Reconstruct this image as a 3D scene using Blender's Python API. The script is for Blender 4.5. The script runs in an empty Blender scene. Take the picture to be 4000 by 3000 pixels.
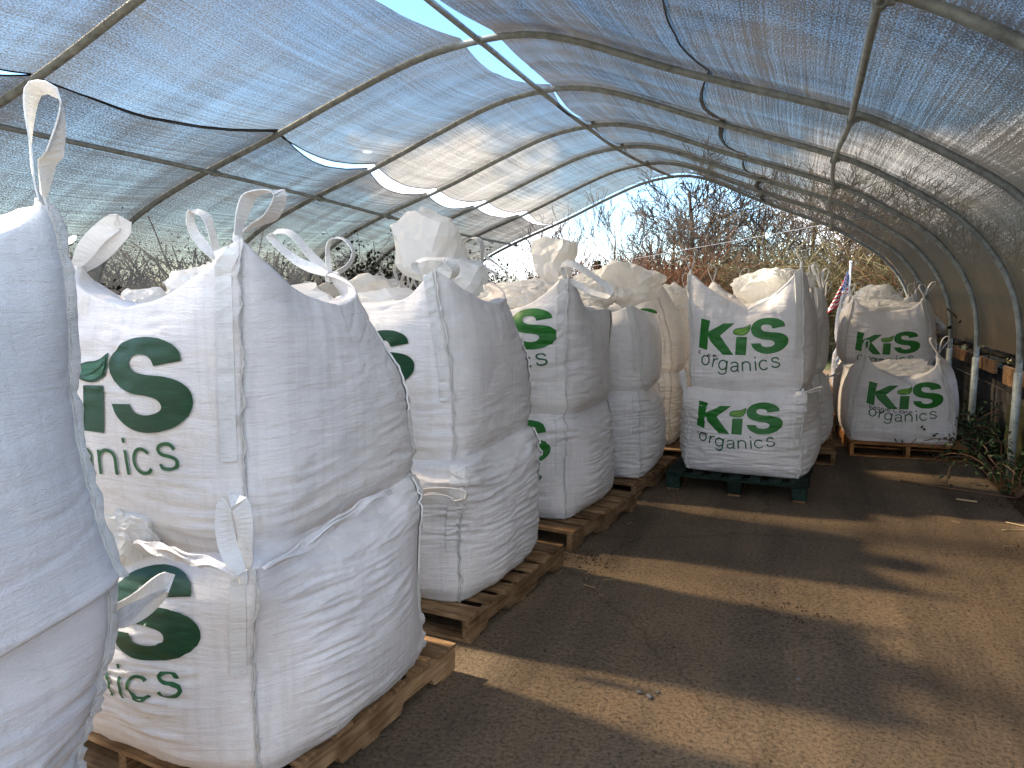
import bpy, bmesh, math, random
import numpy as np
from mathutils import Vector, Matrix
from mathutils.bvhtree import BVHTree
from mathutils.geometry import delaunay_2d_cdt

S = bpy.context.scene
C = S.collection
R = math.radians

# ------------------------------------------------------------------ camera
cam = bpy.data.objects.new("camera", bpy.data.cameras.new("camera"))
C.objects.link(cam)
cam.location = (0, 0, 1.6)
cam.rotation_euler = (R(90 - 6.77), 0, R(21.48))
cam.data.sensor_width = 36
cam.data.lens = 36 * 1600 / 2212
cam.data.clip_start = 0.05
cam.data.clip_end = 2000
S.camera = cam

# ------------------------------------------------------------------ light
SUN_EL, SUN_OFF = 40.0, 4.0         # the sun stands to the left (-X), a little ahead of the camera
to_sun = Vector((-math.cos(R(SUN_OFF)) * math.cos(R(SUN_EL)), math.sin(R(SUN_OFF)) * math.cos(R(SUN_EL)), math.sin(R(SUN_EL))))
sl = bpy.data.lights.new("sun", "SUN")
sl.energy = 4.7
# warm late winter sun
sl.angle = R(3.0)
sl.color = (1.0, 0.85, 0.65)
sun = bpy.data.objects.new("sun", sl)
C.objects.link(sun)
sun.rotation_euler = to_sun.to_track_quat('Z', 'Y').to_euler()

W = bpy.data.worlds.new("World")
S.world = W
W.use_nodes = True
nt = W.node_tree
nt.nodes.clear()
def N(tree, t, **kw):
    n = tree.nodes.new(t)
    for k, v in kw.items():
        if k.startswith('i_'):
            n.inputs[k[2:].replace('_', ' ')].default_value = v
        else:
            setattr(n, k, v)
    return n
def set_ramp(node, stops):
    e = node.color_ramp.elements
    while len(e) > 1: e.remove(e[-1])
    e[0].position = stops[0][0]
    e[0].color = (*stops[0][1][:3], 1)
    for p, c in stops[1:]:
        q = e.new(p)
        q.color = (*c[:3], 1)
sky = N(nt, 'ShaderNodeTexSky', sky_type='NISHITA', sun_disc=False)
sky.sun_elevation = R(SUN_EL)
sky.sun_rotation = math.atan2(to_sun.x, to_sun.y)
sky.air_density = 0.9
sky.dust_density = 0.1
sky.ozone_density = 3.0
tc = N(nt, 'ShaderNodeTexCoord')
mp = N(nt, 'ShaderNodeMapping')
mp.inputs['Scale'].default_value = (1, 1, 1.7)
mp.inputs['Location'].default_value = (3.12, 1.3, 0.5)
nz = N(nt, 'ShaderNodeTexNoise')
nz.inputs['Scale'].default_value = 3.4
nz.inputs['Detail'].default_value = 9
nz.inputs['Roughness'].default_value = 0.56
cr = N(nt, 'ShaderNodeValToRGB')
cr.color_ramp.elements[0].position = 0.485
cr.color_ramp.elements[0].color = (0, 0, 0, 1)
cr.color_ramp.elements[1].position = 0.60
cr.color_ramp.elements[1].color = (1, 1, 1, 1)
# a clear patch of blue up by the gable, cumulus banked lower down
dp = N(nt, 'ShaderNodeVectorMath', operation='DOT_PRODUCT')
bd = Vector((-0.155, 1.0, 0.125)).normalized()
dp.inputs[1].default_value = bd
m1 = N(nt, 'ShaderNodeMapRange')
m1.inputs['From Min'].default_value = -1.0
m1.inputs['From Max'].default_value = 1.0
mr_ = N(nt, 'ShaderNodeValToRGB')
set_ramp(mr_, [(p_, (v_, v_, v_)) for p_, v_ in ((0, .60), (.30, .58), (.42, .28), (.93, .30), (.962, .50), (.980, .56), (.9935, .53), (.9985, .35))])  # thick cloud behind the camera is unseen, added as neutral fill light
m2_ = N(nt, 'ShaderNodeMath', operation='SUBTRACT')
m2_.inputs[1].default_value = .5
nt.links.new(m1.outputs['Result'], mr_.inputs['Fac'])
nt.links.new(mr_.outputs['Color'], m2_.inputs[0])
addn = N(nt, 'ShaderNodeMath', operation='ADD')
hs = N(nt, 'ShaderNodeHueSaturation')
hs.inputs['Saturation'].default_value = 1.12
hs.inputs['Value'].default_value = .85
mixc = N(nt, 'ShaderNodeMixRGB')
mixc.inputs['Color2'].default_value = (5.6, 5.8, 6.2, 1)
bg = N(nt, 'ShaderNodeBackground')
bg.inputs['Strength'].default_value = 0.13
out = N(nt, 'ShaderNodeOutputWorld')
L = nt.links.new
L(tc.outputs['Generated'], mp.inputs['Vector'])
L(mp.outputs['Vector'], nz.inputs['Vector'])
L(tc.outputs['Generated'], dp.inputs[0])
L(dp.outputs['Value'], m1.inputs['Value'])
L(nz.outputs['Fac'], addn.inputs[0])
# no cloud high overhead in front
sx_ = N(nt, 'ShaderNodeSeparateXYZ')
L(tc.outputs['Generated'], sx_.inputs['Vector'])
mz_ = N(nt, 'ShaderNodeMapRange')
mz_.inputs['From Min'].default_value = .17
mz_.inputs['From Max'].default_value = .30
mz_.inputs['To Max'].default_value = -.35
L(sx_.outputs['Z'], mz_.inputs['Value'])
gy_ = N(nt, 'ShaderNodeMath', operation='GREATER_THAN')
gy_.inputs[1].default_value = 0
L(sx_.outputs['Y'], gy_.inputs[0])
ma_ = N(nt, 'ShaderNodeMath', operation='MULTIPLY_ADD')
L(mz_.outputs['Result'], ma_.inputs[0])
L(gy_.outputs['Value'], ma_.inputs[1])
L(m2_.outputs['Value'], ma_.inputs[2])
L(ma_.outputs['Value'], addn.inputs[1])
L(addn.outputs['Value'], cr.inputs['Fac'])
L(sky.outputs['Color'], hs.inputs['Color'])
L(hs.outputs['Color'], mixc.inputs['Color1'])
L(cr.outputs['Color'], mixc.inputs['Fac'])
L(mixc.outputs['Color'], bg.inputs['Color'])
L(bg.outputs['Background'], out.inputs['Surface'])

S.view_settings.view_transform = 'Standard'
S.view_settings.look = 'None'
S.view_settings.gamma = 1
S.view_settings.exposure = 1.88
S.cycles.transparent_max_bounces = 24
S.cycles.max_bounces = 7
S.cycles.use_denoising = True

# ------------------------------------------------------------------ numpy noise
def _h(ix, iy, iz, seed):
    v = np.sin(ix * 127.1 + iy * 311.7 + iz * 74.7 + seed * 53.3) * 43758.5453
    return v - np.floor(v)
def vn(x, y, z=0.0, seed=0):
    x, y, z = np.broadcast_arrays(np.asarray(x, float), np.asarray(y, float), np.asarray(z, float))
    ix, iy, iz = np.floor(x), np.floor(y), np.floor(z)
    fx, fy, fz = x - ix, y - iy, z - iz
    fx, fy, fz = [f * f * (3 - 2 * f) for f in (fx, fy, fz)]
    r = 0
    for a in (0, 1):
        for b in (0, 1):
            for c in (0, 1):
                w = (fx if a else 1 - fx) * (fy if b else 1 - fy) * (fz if c else 1 - fz)
                r = r + w * _h(ix + a, iy + b, iz + c, seed)
    return r * 2 - 1
def fbm(x, y, z=0.0, seed=0, o=3):
    r, a, f = 0, 1, 1
    for i in range(o):
        r = r + a * vn(x * f, y * f, z * f, seed + i * 7)
        a *= .5
        f *= 2.03
    return r
def sst(a, b, x):
    t = np.clip((x - a) / (b - a), 0, 1)
    return t * t * (3 - 2 * t)

# ------------------------------------------------------------------ object helpers
def mk(name, V, F, mat, parent=None, smooth=True, uv=None):
    me = bpy.data.meshes.new(name)
    V = np.asarray(V, float)
    me.from_pydata(V.tolist(), [], [tuple(int(i) for i in f) for f in F])
    me.materials.append(mat)
    if smooth:
        me.polygons.foreach_set('use_smooth', [True] * len(me.polygons))
    if uv is not None:
        l = me.uv_layers.new(name='UVMap')
        li = np.zeros(len(me.loops), dtype=np.int32)
        me.loops.foreach_get('vertex_index', li)
        l.data.foreach_set('uv', np.asarray(uv, float)[li].ravel())
    me.update()
    o = bpy.data.objects.new(name, me)
    C.objects.link(o)
    if parent: o.parent = parent
    return o
def tag(o, label=None, cat=None, group=None, kind=None):
    if label: o['label'] = label
    if cat: o['category'] = cat
    if group: o['group'] = group
    if kind: o['kind'] = kind
    return o
def thing(name, loc, label, cat, group=None, rz=0):
    o = bpy.data.objects.new(name, None)
    o.empty_display_size = .1
    C.objects.link(o)
    o.location = loc
    o.rotation_euler = (0, 0, rz)
    return tag(o, label, cat, group)
def dup(root, loc, rz, label, group=None):
    r = root.copy()
    C.objects.link(r)
    r.location = loc
    r.rotation_euler = (0, 0, rz)
    r['label'] = label
    if group: r['group'] = group
    for ch in root.children:
        c = ch.copy()
        C.objects.link(c)
        c.parent = r
        for g in ch.children:
            d = g.copy()
            C.objects.link(d)
            d.parent = c
    return r
def gridfaces(nr, nc, wrap=False, off=0):
    F = []
    for i in range(nr - 1):
        for j in range(nc if wrap else nc - 1):
            k = (j + 1) % nc
            F.append((off + i * nc + j, off + i * nc + k, off + (i + 1) * nc + k, off + (i + 1) * nc + j))
    return F
class MB:
    def __init__(s): s.V, s.F = [], []
    def add(s, V, F):
        o = len(s.V)
        s.V += [tuple(v) for v in V]
        s.F += [tuple(i + o for i in f) for f in F]
    def box(s, c, d, rz=0, jit=0, rnd=None, rot=None):
        x, y, z = d[0] / 2, d[1] / 2, d[2] / 2
        V = []
        for a, b, e in ((-1,-1,-1),(1,-1,-1),(1,1,-1),(-1,1,-1),(-1,-1,1),(1,-1,1),(1,1,1),(-1,1,1)):
            v = Vector((a * x, b * y, e * z))
            if jit: v += Vector((rnd.uniform(-jit, jit), rnd.uniform(-jit, jit), rnd.uniform(-jit, jit)))
            if rot: v = rot @ v
            v = Matrix.Rotation(rz, 3, 'Z') @ v + Vector(c)
            V.append(v)
        s.add(V, [(0,3,2,1),(4,5,6,7),(0,1,5,4),(1,2,6,5),(2,3,7,6),(3,0,4,7)])
    def tube(s, P, r, n=10, cap=True):
        P = [Vector(p) for p in P]
        rs = r if hasattr(r, '__len__') else [r] * len(P)
        V = []
        up = Vector((0, 0, 1))
        t0 = (P[1] - P[0]).normalized()
        if abs(t0.dot(up)) > .95: up = Vector((0, 1, 0))
        nrm = t0.cross(up).normalized()
        for i, p in enumerate(P):
            t = (P[min(i + 1, len(P) - 1)] - P[max(i - 1, 0)]).normalized()
            nrm = (nrm - t * nrm.dot(t)).normalized()
            b = t.cross(nrm)
            for k in range(n):
                a = 2 * math.pi * k / n
                V.append(p + (nrm * math.cos(a) + b * math.sin(a)) * rs[i])
        F = gridfaces(len(P), n, True)
        if cap:
            F.append(tuple(range(n))[::-1])
            F.append(tuple((len(P) - 1) * n + k for k in range(n)))
        s.add(V, F)
    def build(s, name, mat, parent=None, smooth=False, bevel=0):
        o = mk(name, s.V, s.F, mat, parent, smooth)
        if bevel:
            m = o.modifiers.new('bevel', 'BEVEL')
            m.width = bevel
            m.segments = 2
            m.limit_method = 'ANGLE'
        return o

# ------------------------------------------------------------------ materials
def mat(name, col, rough=.6, spec=.3, metal=0.0):
    m = bpy.data.materials.new(name)
    m.use_nodes = True
    b = m.node_tree.nodes['Principled BSDF']
    b.inputs['Base Color'].default_value = (*col, 1)
    b.inputs['Roughness'].default_value = rough
    b.inputs['Specular IOR Level'].default_value = spec
    b.inputs['Metallic'].default_value = metal
    return m, m.node_tree, b
def noise_of(t, scale, detail=4, rough=.55, coord='Object', stretch=None):
    c = N(t, 'ShaderNodeTexCoord')
    n = N(t, 'ShaderNodeTexNoise')
    n.inputs['Scale'].default_value = scale
    n.inputs['Detail'].default_value = detail
    n.inputs['Roughness'].default_value = rough
    if stretch:
        m = N(t, 'ShaderNodeMapping')
        m.inputs['Scale'].default_value = stretch
        t.links.new(c.outputs[coord], m.inputs['Vector'])
        t.links.new(m.outputs['Vector'], n.inputs['Vector'])
    else:
        t.links.new(c.outputs[coord], n.inputs['Vector'])
    return n
def ramp(t, src, stops):
    r = N(t, 'ShaderNodeValToRGB')
    set_ramp(r, stops)
    t.links.new(src, r.inputs['Fac'])
    return r
def mul(t, a, b, fac=1.0, mode='MULTIPLY'):
    m = N(t, 'ShaderNodeMixRGB', blend_type=mode)
    m.inputs['Fac'].default_value = fac
    t.links.new(a, m.inputs['Color1'])
    t.links.new(b, m.inputs['Color2'])
    return m
def bump(t, b, src, strength, dist, prev=None):
    n = N(t, 'ShaderNodeBump')
    n.inputs['Strength'].default_value = strength
    n.inputs['Distance'].default_value = dist
    t.links.new(src, n.inputs['Height'])
    if prev: t.links.new(prev.outputs['Normal'], n.inputs['Normal'])
    t.links.new(n.outputs['Normal'], b.inputs['Normal'])
    return n

def fabric_mat(name, col, trans=0.0, rough=.5):
    m, t, b = mat(name, col, rough, .35)
    d = noise_of(t, 5.0, 5, .6)
    r = ramp(t, d.outputs['Fac'], [(.28, tuple(c * .86 for c in col)), (.55, col), (.8, tuple(min(1, c * 1.04) for c in col))])
    dd = noise_of(t, 90, 2, .5)
    r2 = ramp(t, dd.outputs['Fac'], [(.70, (1, 1, 1)), (.80, (.72, .70, .66))])
    mm = mul(t, r.outputs['Color'], r2.outputs['Color'], .35)
    # faint vertical lines of the tape weave
    v = noise_of(t, 1, 2, .5, stretch=(38, 38, .7))
    r3 = ramp(t, v.outputs['Fac'], [(.36, (.93, .93, .92)), (.46, (1, 1, 1))])
    mm2 = mul(t, mm.outputs['Color'], r3.outputs['Color'], .8)
    st = noise_of(t, 2.6, 7, .7)
    rs = ramp(t, st.outputs['Fac'], [(.55, (1, 1, 1)), (.68, (.86, .82, .75)), (.8, (.72, .66, .58))])
    mm3 = mul(t, mm2.outputs['Color'], rs.outputs['Color'], .75)
    t.links.new(mm3.outputs['Color'], b.inputs['Base Color'])
    # weave + soft handling creases
    w1 = noise_of(t, 1, 1, .5, stretch=(160, 160, 900))
    w2 = noise_of(t, 1, 1, .5, stretch=(700, 700, 90))
    bp = bump(t, b, w1.outputs['Fac'], .8, .0018)
    bp = bump(t, b, w2.outputs['Fac'], .5, .0014, bp)
    c1 = noise_of(t, 1, 5, .66, stretch=(4, 4, 34))
    c1.inputs['Distortion'].default_value = .5
    bp = bump(t, b, c1.outputs['Fac'], .50, .014, bp)
    c2 = noise_of(t, 9, 6, .65)
    c2.inputs['Distortion'].default_value = 1.5
    bump(t, b, c2.outputs['Fac'], .22, .015, bp)
    if trans:
        o = t.nodes['Material Output']
        tr = N(t, 'ShaderNodeBsdfTranslucent')
        tr.inputs['Color'].default_value = (*col, 1)
        mx = N(t, 'ShaderNodeMixShader')
        mx.inputs['Fac'].default_value = trans
        t.links.new(b.outputs['BSDF'], mx.inputs[1])
        t.links.new(tr.outputs['BSDF'], mx.inputs[2])
        t.links.new(mx.outputs['Shader'], o.inputs['Surface'])
    return m
M = {}
M['fabric'] = fabric_mat('woven_white_fabric', (.82, .80, .79))
M['fabric_cream'] = fabric_mat('woven_cream_fabric', (.83, .82, .79))
M['strap'] = fabric_mat('webbing', (.88, .88, .86), .15)
m, t, b = mat('liner_plastic', (.88, .88, .87), .32, .4)
lc = noise_of(t, 16, 5, .6)
lc.inputs['Distortion'].default_value = 1.2
bump(t, b, lc.outputs['Fac'], .35, .012)
tr = N(t, 'ShaderNodeBsdfTranslucent')
tr.inputs['Color'].default_value = (.88, .88, .84, 1)
mx = N(t, 'ShaderNodeMixShader')
mx.inputs['Fac'].default_value = .45
t.links.new(b.outputs['BSDF'], mx.inputs[1])
t.links.new(tr.outputs['BSDF'], mx.inputs[2])
t.links.new(mx.outputs['Shader'], t.nodes['Material Output'].inputs['Surface'])
M['liner'] = m
M['seam'] = fabric_mat('seam_tape', (.70, .69, .66), .1)

def ink(name, col):
    m, t, b = mat(name, col, .42, .4)
    v = noise_of(t, 1, 3, .6, stretch=(12, 12, 160))
    r = ramp(t, v.outputs['Fac'], [(.25, tuple(c * .65 for c in col)), (.6, col), (.80, tuple(c * 1.5 + .02 for c in col))])
    wn = noise_of(t, 1, 4, .7, stretch=(40, 40, 220))
    rw = ramp(t, wn.outputs['Fac'], [(.66, (0, 0, 0)), (.74, (1, 1, 1))])
    wm = N(t, 'ShaderNodeMixRGB')
    wm.inputs['Color2'].default_value = (.45, .52, .46, 1)
    wf = N(t, 'ShaderNodeMath', operation='MULTIPLY')
    wf.inputs[1].default_value = .55
    t.links.new(rw.outputs['Color'], wf.inputs[0])
    t.links.new(wf.outputs['Value'], wm.inputs['Fac'])
    t.links.new(r.outputs['Color'], wm.inputs['Color1'])
    t.links.new(wm.outputs['Color'], b.inputs['Base Color'])
    w1 = noise_of(t, 1, 1, .5, stretch=(160, 160, 900))
    bump(t, b, w1.outputs['Fac'], .5, .0012)
    return m
M['ink'] = ink('green_ink', (.012, .165, .016))
M['ink_thin'] = ink('thin_green_ink', (.02, .12, .045))
M['leaf_ink'] = ink('light_green_ink', (.16, .38, .03))
M['teal_leaf'] = ink('dull_green_ink', (.035, .15, .085))
M['marker'] = ink('black_marker', (.012, .012, .014))
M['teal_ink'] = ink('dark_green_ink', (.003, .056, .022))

def wood(name, c1, c2, c3, along='x'):
    m, t, b = mat(name, c1, .8, .15)
    oi = N(t, 'ShaderNodeObjectInfo')
    tcn = N(t, 'ShaderNodeTexCoord')
    ad = N(t, 'ShaderNodeVectorMath', operation='ADD')
    sc = N(t, 'ShaderNodeVectorMath', operation='SCALE')
    cb = N(t, 'ShaderNodeCombineXYZ')
    for i in range(3): t.links.new(oi.outputs['Random'], cb.inputs[i])
    t.links.new(cb.outputs['Vector'], sc.inputs[0])
    sc.inputs['Scale'].default_value = 37
    t.links.new(tcn.outputs['Object'], ad.inputs[0])
    t.links.new(sc.outputs['Vector'], ad.inputs[1])
    mpn = N(t, 'ShaderNodeMapping')
    mpn.inputs['Scale'].default_value = (6, 55, 55) if along == 'x' else (55, 5, 55)
    t.links.new(ad.outputs['Vector'], mpn.inputs['Vector'])
    n = N(t, 'ShaderNodeTexNoise')
    n.inputs['Scale'].default_value = 1
    n.inputs['Detail'].default_value = 6
    n.inputs['Distortion'].default_value = .6
    t.links.new(mpn.outputs['Vector'], n.inputs['Vector'])
    r = ramp(t, n.outputs['Fac'], [(.25, c2), (.5, c1), (.75, c3)])
    n2 = N(t, 'ShaderNodeTexNoise')
    n2.inputs['Scale'].default_value = 7
    n2.inputs['Detail'].default_value = 5
    t.links.new(ad.outputs['Vector'], n2.inputs['Vector'])
    r2 = ramp(t, n2.outputs['Fac'], [(.35, (.42, .38, .34)), (.6, (1, 1, 1))])
    mm = mul(t, r.outputs['Color'], r2.outputs['Color'], .75)
    mr = N(t, 'ShaderNodeMapRange')
    mr.inputs['To Min'].default_value = .6
    mr.inputs['To Max'].default_value = 1.25
    t.links.new(oi.outputs['Random'], mr.inputs['Value'])
    m3 = mul(t, mm.outputs['Color'], mr.outputs['Result'], 1.0)
    t.links.new(m3.outputs['Color'], b.inputs['Base Color'])
    bump(t, b, n.outputs['Fac'], .45, .002)
    return m
M['wood'] = wood('weathered_pine', (.30, .185, .095), (.13, .075, .035), (.42, .28, .15))
M['wood_y'] = wood('weathered_pine_stringer', (.30, .185, .095), (.13, .075, .035), (.42, .28, .15), 'y')
M['wood_orange_y'] = wood('orange_pine_stringer', (.50, .24, .09), (.30, .12, .04), (.62, .34, .14), 'y')
M['wood_green_y'] = wood('green_painted_stringer', (.014, .034, .026), (.010, .02, .016), (.04, .07, .05), 'y')
M['wood_orange'] = wood('fresh_orange_pine', (.50, .24, .09), (.30, .12, .04), (.62, .34, .14))
M['wood_green'] = wood('green_painted_wood', (.014, .034, .026), (.010, .02, .016), (.04, .07, .05))
M['wood_grey'] = wood('grey_plywood', (.10, .095, .085), (.06, .055, .05), (.15, .14, .12))
M['wood_rail'] = wood('brown_rail_wood', (.26, .155, .08), (.12, .07, .04), (.36, .23, .12))

# galvanised steel
m, t, b = mat('galvanised_steel', (.34, .36, .35), .5, .5, .25)
n = noise_of(t, 14, 6, .7)
r = ramp(t, n.outputs['Fac'], [(.3, (.15, .165, .158)), (.5, (.28, .31, .30)), (.75, (.42, .46, .45))])
t.links.new(r.outputs['Color'], b.inputs['Base Color'])
n3 = noise_of(t, 60, 3, .6)
bump(t, b, n3.outputs['Fac'], .25, .002)
M['steel'] = m
m, t, b = mat('pale_zinc', (.5, .55, .52), .5, .5, .15)
n = noise_of(t, 14, 6, .7)
r = ramp(t, n.outputs['Fac'], [(.3, (.20, .22, .20)), (.5, (.36, .41, .39)), (.75, (.48, .53, .51))])
t.links.new(r.outputs['Color'], b.inputs['Base Color'])
M['zinc'] = m
M['dark_metal'] = mat('dark_metal', (.05, .05, .05), .5, .4, .6)[0]

# shade net: woven threads let part of the light straight through
def net_mat(name, thread, openness, dirt, tint=(.95, .86, .74), grain=1.15, low=None):
    m = bpy.data.materials.new(name)
    m.use_nodes = True
    t = m.node_tree
    t.nodes.clear()
    o = N(t, 'ShaderNodeOutputMaterial')
    tr = N(t, 'ShaderNodeBsdfTransparent')
    tr.inputs['Color'].default_value = (*tint, 1)
    df = N(t, 'ShaderNodeBsdfDiffuse')
    tl = N(t, 'ShaderNodeBsdfTranslucent')
    ms = N(t, 'ShaderNodeMixShader')
    ms.inputs['Fac'].default_value = .45
    mx = N(t, 'ShaderNodeMixShader')
    c = N(t, 'ShaderNodeTexCoord')
    def uvn(sx, sy, detail, rough=.6, dist=0):
        mpn = N(t, 'ShaderNodeMapping')
        mpn.inputs['Scale'].default_value = (sx, sy, 1)
        t.links.new(c.outputs['UV'], mpn.inputs['Vector'])
        n = N(t, 'ShaderNodeTexNoise', noise_dimensions='2D')
        n.inputs['Scale'].default_value = 1
        n.inputs['Detail'].default_value = detail
        n.inputs['Roughness'].default_value = rough
        n.inputs['Distortion'].default_value = dist
        t.links.new(mpn.outputs['Vector'], n.inputs['Vector'])
        return n
    fine = uvn(70, 95, 2, .8)                 # knit speckle
    rib = uvn(.5, 66, 2, .6)
    cross = uvn(5.0, .35, 3, .6, .15)            # slack bands lying along the hoops                  # ribs run along the tunnel
    fold = uvn(.22, 7, 4, .6, .25)               # loose creases
    dirtn = uvn(1.1, 1.6, 5, .65, .5)            # algae and dust
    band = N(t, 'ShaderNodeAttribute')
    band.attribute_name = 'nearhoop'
    def mad(src, a, b_, prev=None):
        k = N(t, 'ShaderNodeMath', operation='MULTIPLY_ADD')
        t.links.new(src, k.inputs[0])
        k.inputs[1].default_value = a
        if prev is None: k.inputs[2].default_value = b_
        else: t.links.new(prev.outputs['Value'], k.inputs[2])
        return k
    k = mad(fine.outputs['Fac'], grain, openness - .5 * (grain + .42 + .20 + .22 + .30))
    k = mad(cross.outputs['Fac'], .30, 0, k)
    k = mad(rib.outputs['Fac'], .42, 0, k)
    k = mad(fold.outputs['Fac'], .20, 0, k)
    k = mad(dirtn.outputs['Fac'], .22, 0, k)
    hoop_shade = N(t, 'ShaderNodeMath', operation='MULTIPLY')
    t.links.new(band.outputs['Fac'], hoop_shade.inputs[0])
    t.links.new(dirtn.outputs['Fac'], hoop_shade.inputs[1])
    k = mad(hoop_shade.outputs['Value'], -.34, 0, k)  # hoop and wrinkle shadow put into the net: less open beside each hoop
    lowf = None
    if low:
        sv2 = N(t, 'ShaderNodeSeparateXYZ')
        t.links.new(c.outputs['UV'], sv2.inputs['Vector'])
        lowf = N(t, 'ShaderNodeMapRange', interpolation_type='SMOOTHSTEP')
        lowf.inputs['From Min'].default_value = low[0] * 13.3
        lowf.inputs['From Max'].default_value = low[1] * 13.3
        t.links.new(sv2.outputs['Y'], lowf.inputs['Value'])
        k = mad(lowf.outputs['Result'], -.30, 0, k)
    cl = N(t, 'ShaderNodeClamp')
    cl.inputs['Min'].default_value = .02
    cl.inputs['Max'].default_value = .92
    t.links.new(k.outputs['Value'], cl.inputs['Value'])
    r = ramp(t, dirtn.outputs['Fac'], [(.35, dirt), (.62, thread)])
    colr = r.outputs['Color']
    if low:
        mlow = N(t, 'ShaderNodeMixRGB')
        mlow.inputs['Color2'].default_value = (.13, .10, .062, 1)
        t.links.new(lowf.outputs['Result'], mlow.inputs['Fac'])
        t.links.new(colr, mlow.inputs['Color1'])
        colr = mlow.outputs['Color']
    t.links.new(colr, df.inputs['Color'])
    t.links.new(colr, tl.inputs['Color'])
    t.links.new(df.outputs['BSDF'], ms.inputs[1])
    t.links.new(tl.outputs['BSDF'], ms.inputs[2])
    t.links.new(ms.outputs['Shader'], mx.inputs[1])
    t.links.new(tr.outputs['BSDF'], mx.inputs[2])
    t.links.new(cl.outputs['Result'], mx.inputs['Fac'])
    t.links.new(mx.outputs['Shader'], o.inputs['Surface'])
    return m
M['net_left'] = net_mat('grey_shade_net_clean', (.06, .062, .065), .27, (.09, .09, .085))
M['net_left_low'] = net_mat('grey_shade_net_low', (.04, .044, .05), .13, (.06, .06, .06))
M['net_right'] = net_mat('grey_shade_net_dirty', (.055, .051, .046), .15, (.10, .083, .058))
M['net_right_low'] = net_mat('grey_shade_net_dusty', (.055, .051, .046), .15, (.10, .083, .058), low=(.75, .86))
def add_holes(m, holes):
    t = m.node_tree
    mix = [n for n in t.nodes if n.type == 'MIX_SHADER'][-1]
    src = mix.inputs['Fac'].links[0].from_socket
    cc = [n for n in t.nodes if n.type == 'TEX_COORD'][0]
    nz_ = N(t, 'ShaderNodeTexNoise')
    nz_.inputs['Scale'].default_value = 9
    t.links.new(cc.outputs['UV'], nz_.inputs['Vector'])
    for (u, v, ru, rv) in holes:
        mp_ = N(t, 'ShaderNodeMapping')
        mp_.inputs['Location'].default_value = (-u / ru, -v / rv, 0)
        mp_.inputs['Scale'].default_value = (1 / ru, 1 / rv, 1)
        t.links.new(cc.outputs['UV'], mp_.inputs['Vector'])
        ln = N(t, 'ShaderNodeVectorMath', operation='LENGTH')
        t.links.new(mp_.outputs['Vector'], ln.inputs[0])
        a1 = N(t, 'ShaderNodeMath', operation='MULTIPLY_ADD')
        t.links.new(nz_.outputs['Fac'], a1.inputs[0])
        a1.inputs[1].default_value = 1.4
        t.links.new(ln.outputs['Value'], a1.inputs[2])
        lt = N(t, 'ShaderNodeMath', operation='LESS_THAN')
        lt.inputs[1].default_value = 1.7
        t.links.new(a1.outputs['Value'], lt.inputs[0])
        mxx = N(t, 'ShaderNodeMath', operation='MAXIMUM')
        t.links.new(src, mxx.inputs[0])
        t.links.new(lt.outputs['Value'], mxx.inputs[1])
        src = mxx.outputs['Value']
    t.links.new(src, mix.inputs['Fac'])
M['cord'] = mat('black_cord', (.012, .012, .013), .7)[0]

# asphalt
m, t, b = mat('asphalt', (.07, .065, .06), .93, .25)
n1 = noise_of(t, .7, 6, .6)
r1 = ramp(t, n1.outputs['Fac'], [(.3, (.108, .079, .052)), (.5, (.162, .119, .076)), (.72, (.230, .168, .103))])
n2 = noise_of(t, 55, 3, .7)
r2 = ramp(t, n2.outputs['Fac'], [(.30, (.35, .34, .33)), (.5, (.95, .95, .95)), (.68, (1.25, 1.2, 1.15)), (.78, (2.2, 2.1, 2.0))])
mm = mul(t, r1.outputs['Color'], r2.outputs['Color'])
n4 = noise_of(t, 6, 8, .75)
r4 = ramp(t, n4.outputs['Fac'], [(.60, (0, 0, 0)), (.70, (1, 1, 1))])
soil = N(t, 'ShaderNodeMixRGB')
soil.inputs['Color2'].default_value = (.055, .034, .018, 1)
ms = N(t, 'ShaderNodeMath', operation='MULTIPLY')
ms.inputs[1].default_value = .55
t.links.new(r4.outputs['Color'], ms.inputs[0])
t.links.new(ms.outputs['Value'], soil.inputs['Fac'])
t.links.new(mm.outputs['Color'], soil.inputs['Color1'])
t.links.new(soil.outputs['Color'], b.inputs['Base Color'])
cv = N(t, 'ShaderNodeTexCoord')
cm = N(t, 'ShaderNodeMixRGB')
cm.inputs['Fac'].default_value = .22
cn1 = noise_of(t, 3, 4, .6)
t.links.new(cv.outputs['Object'], cm.inputs['Color1'])
t.links.new(cn1.outputs['Color'], cm.inputs['Color2'])
vo = N(t, 'ShaderNodeTexVoronoi', feature='DISTANCE_TO_EDGE')
vo.inputs['Scale'].default_value = .42
t.links.new(cm.outputs['Color'], vo.inputs['Vector'])
rc = ramp(t, vo.outputs['Distance'], [(.0, (.35, .3, .25)), (.006, (1, 1, 1))])
tyre = noise_of(t, 1, 3, .6, stretch=(2.4, .22, 1))
rt_ = ramp(t, tyre.outputs['Fac'], [(.36, (.72, .72, .73)), (.5, (1, 1, 1)), (.66, (1.18, 1.14, 1.08))])
mk1 = mul(t, soil.outputs['Color'], rc.outputs['Color'], .4)
mk2 = mul(t, mk1.outputs['Color'], rt_.outputs['Color'], 1.0)
t.links.new(mk2.outputs['Color'], b.inputs['Base Color'])
bp = bump(t, b, n2.outputs['Fac'], .9, .010)
n5 = noise_of(t, 160, 2, .6)
bp = bump(t, b, n5.outputs['Fac'], .6, .004, bp)
n6 = noise_of(t, 2.2, 5, .6)
bump(t, b, n6.outputs['Fac'], .5, .03, bp)
M['asphalt'] = m
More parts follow.
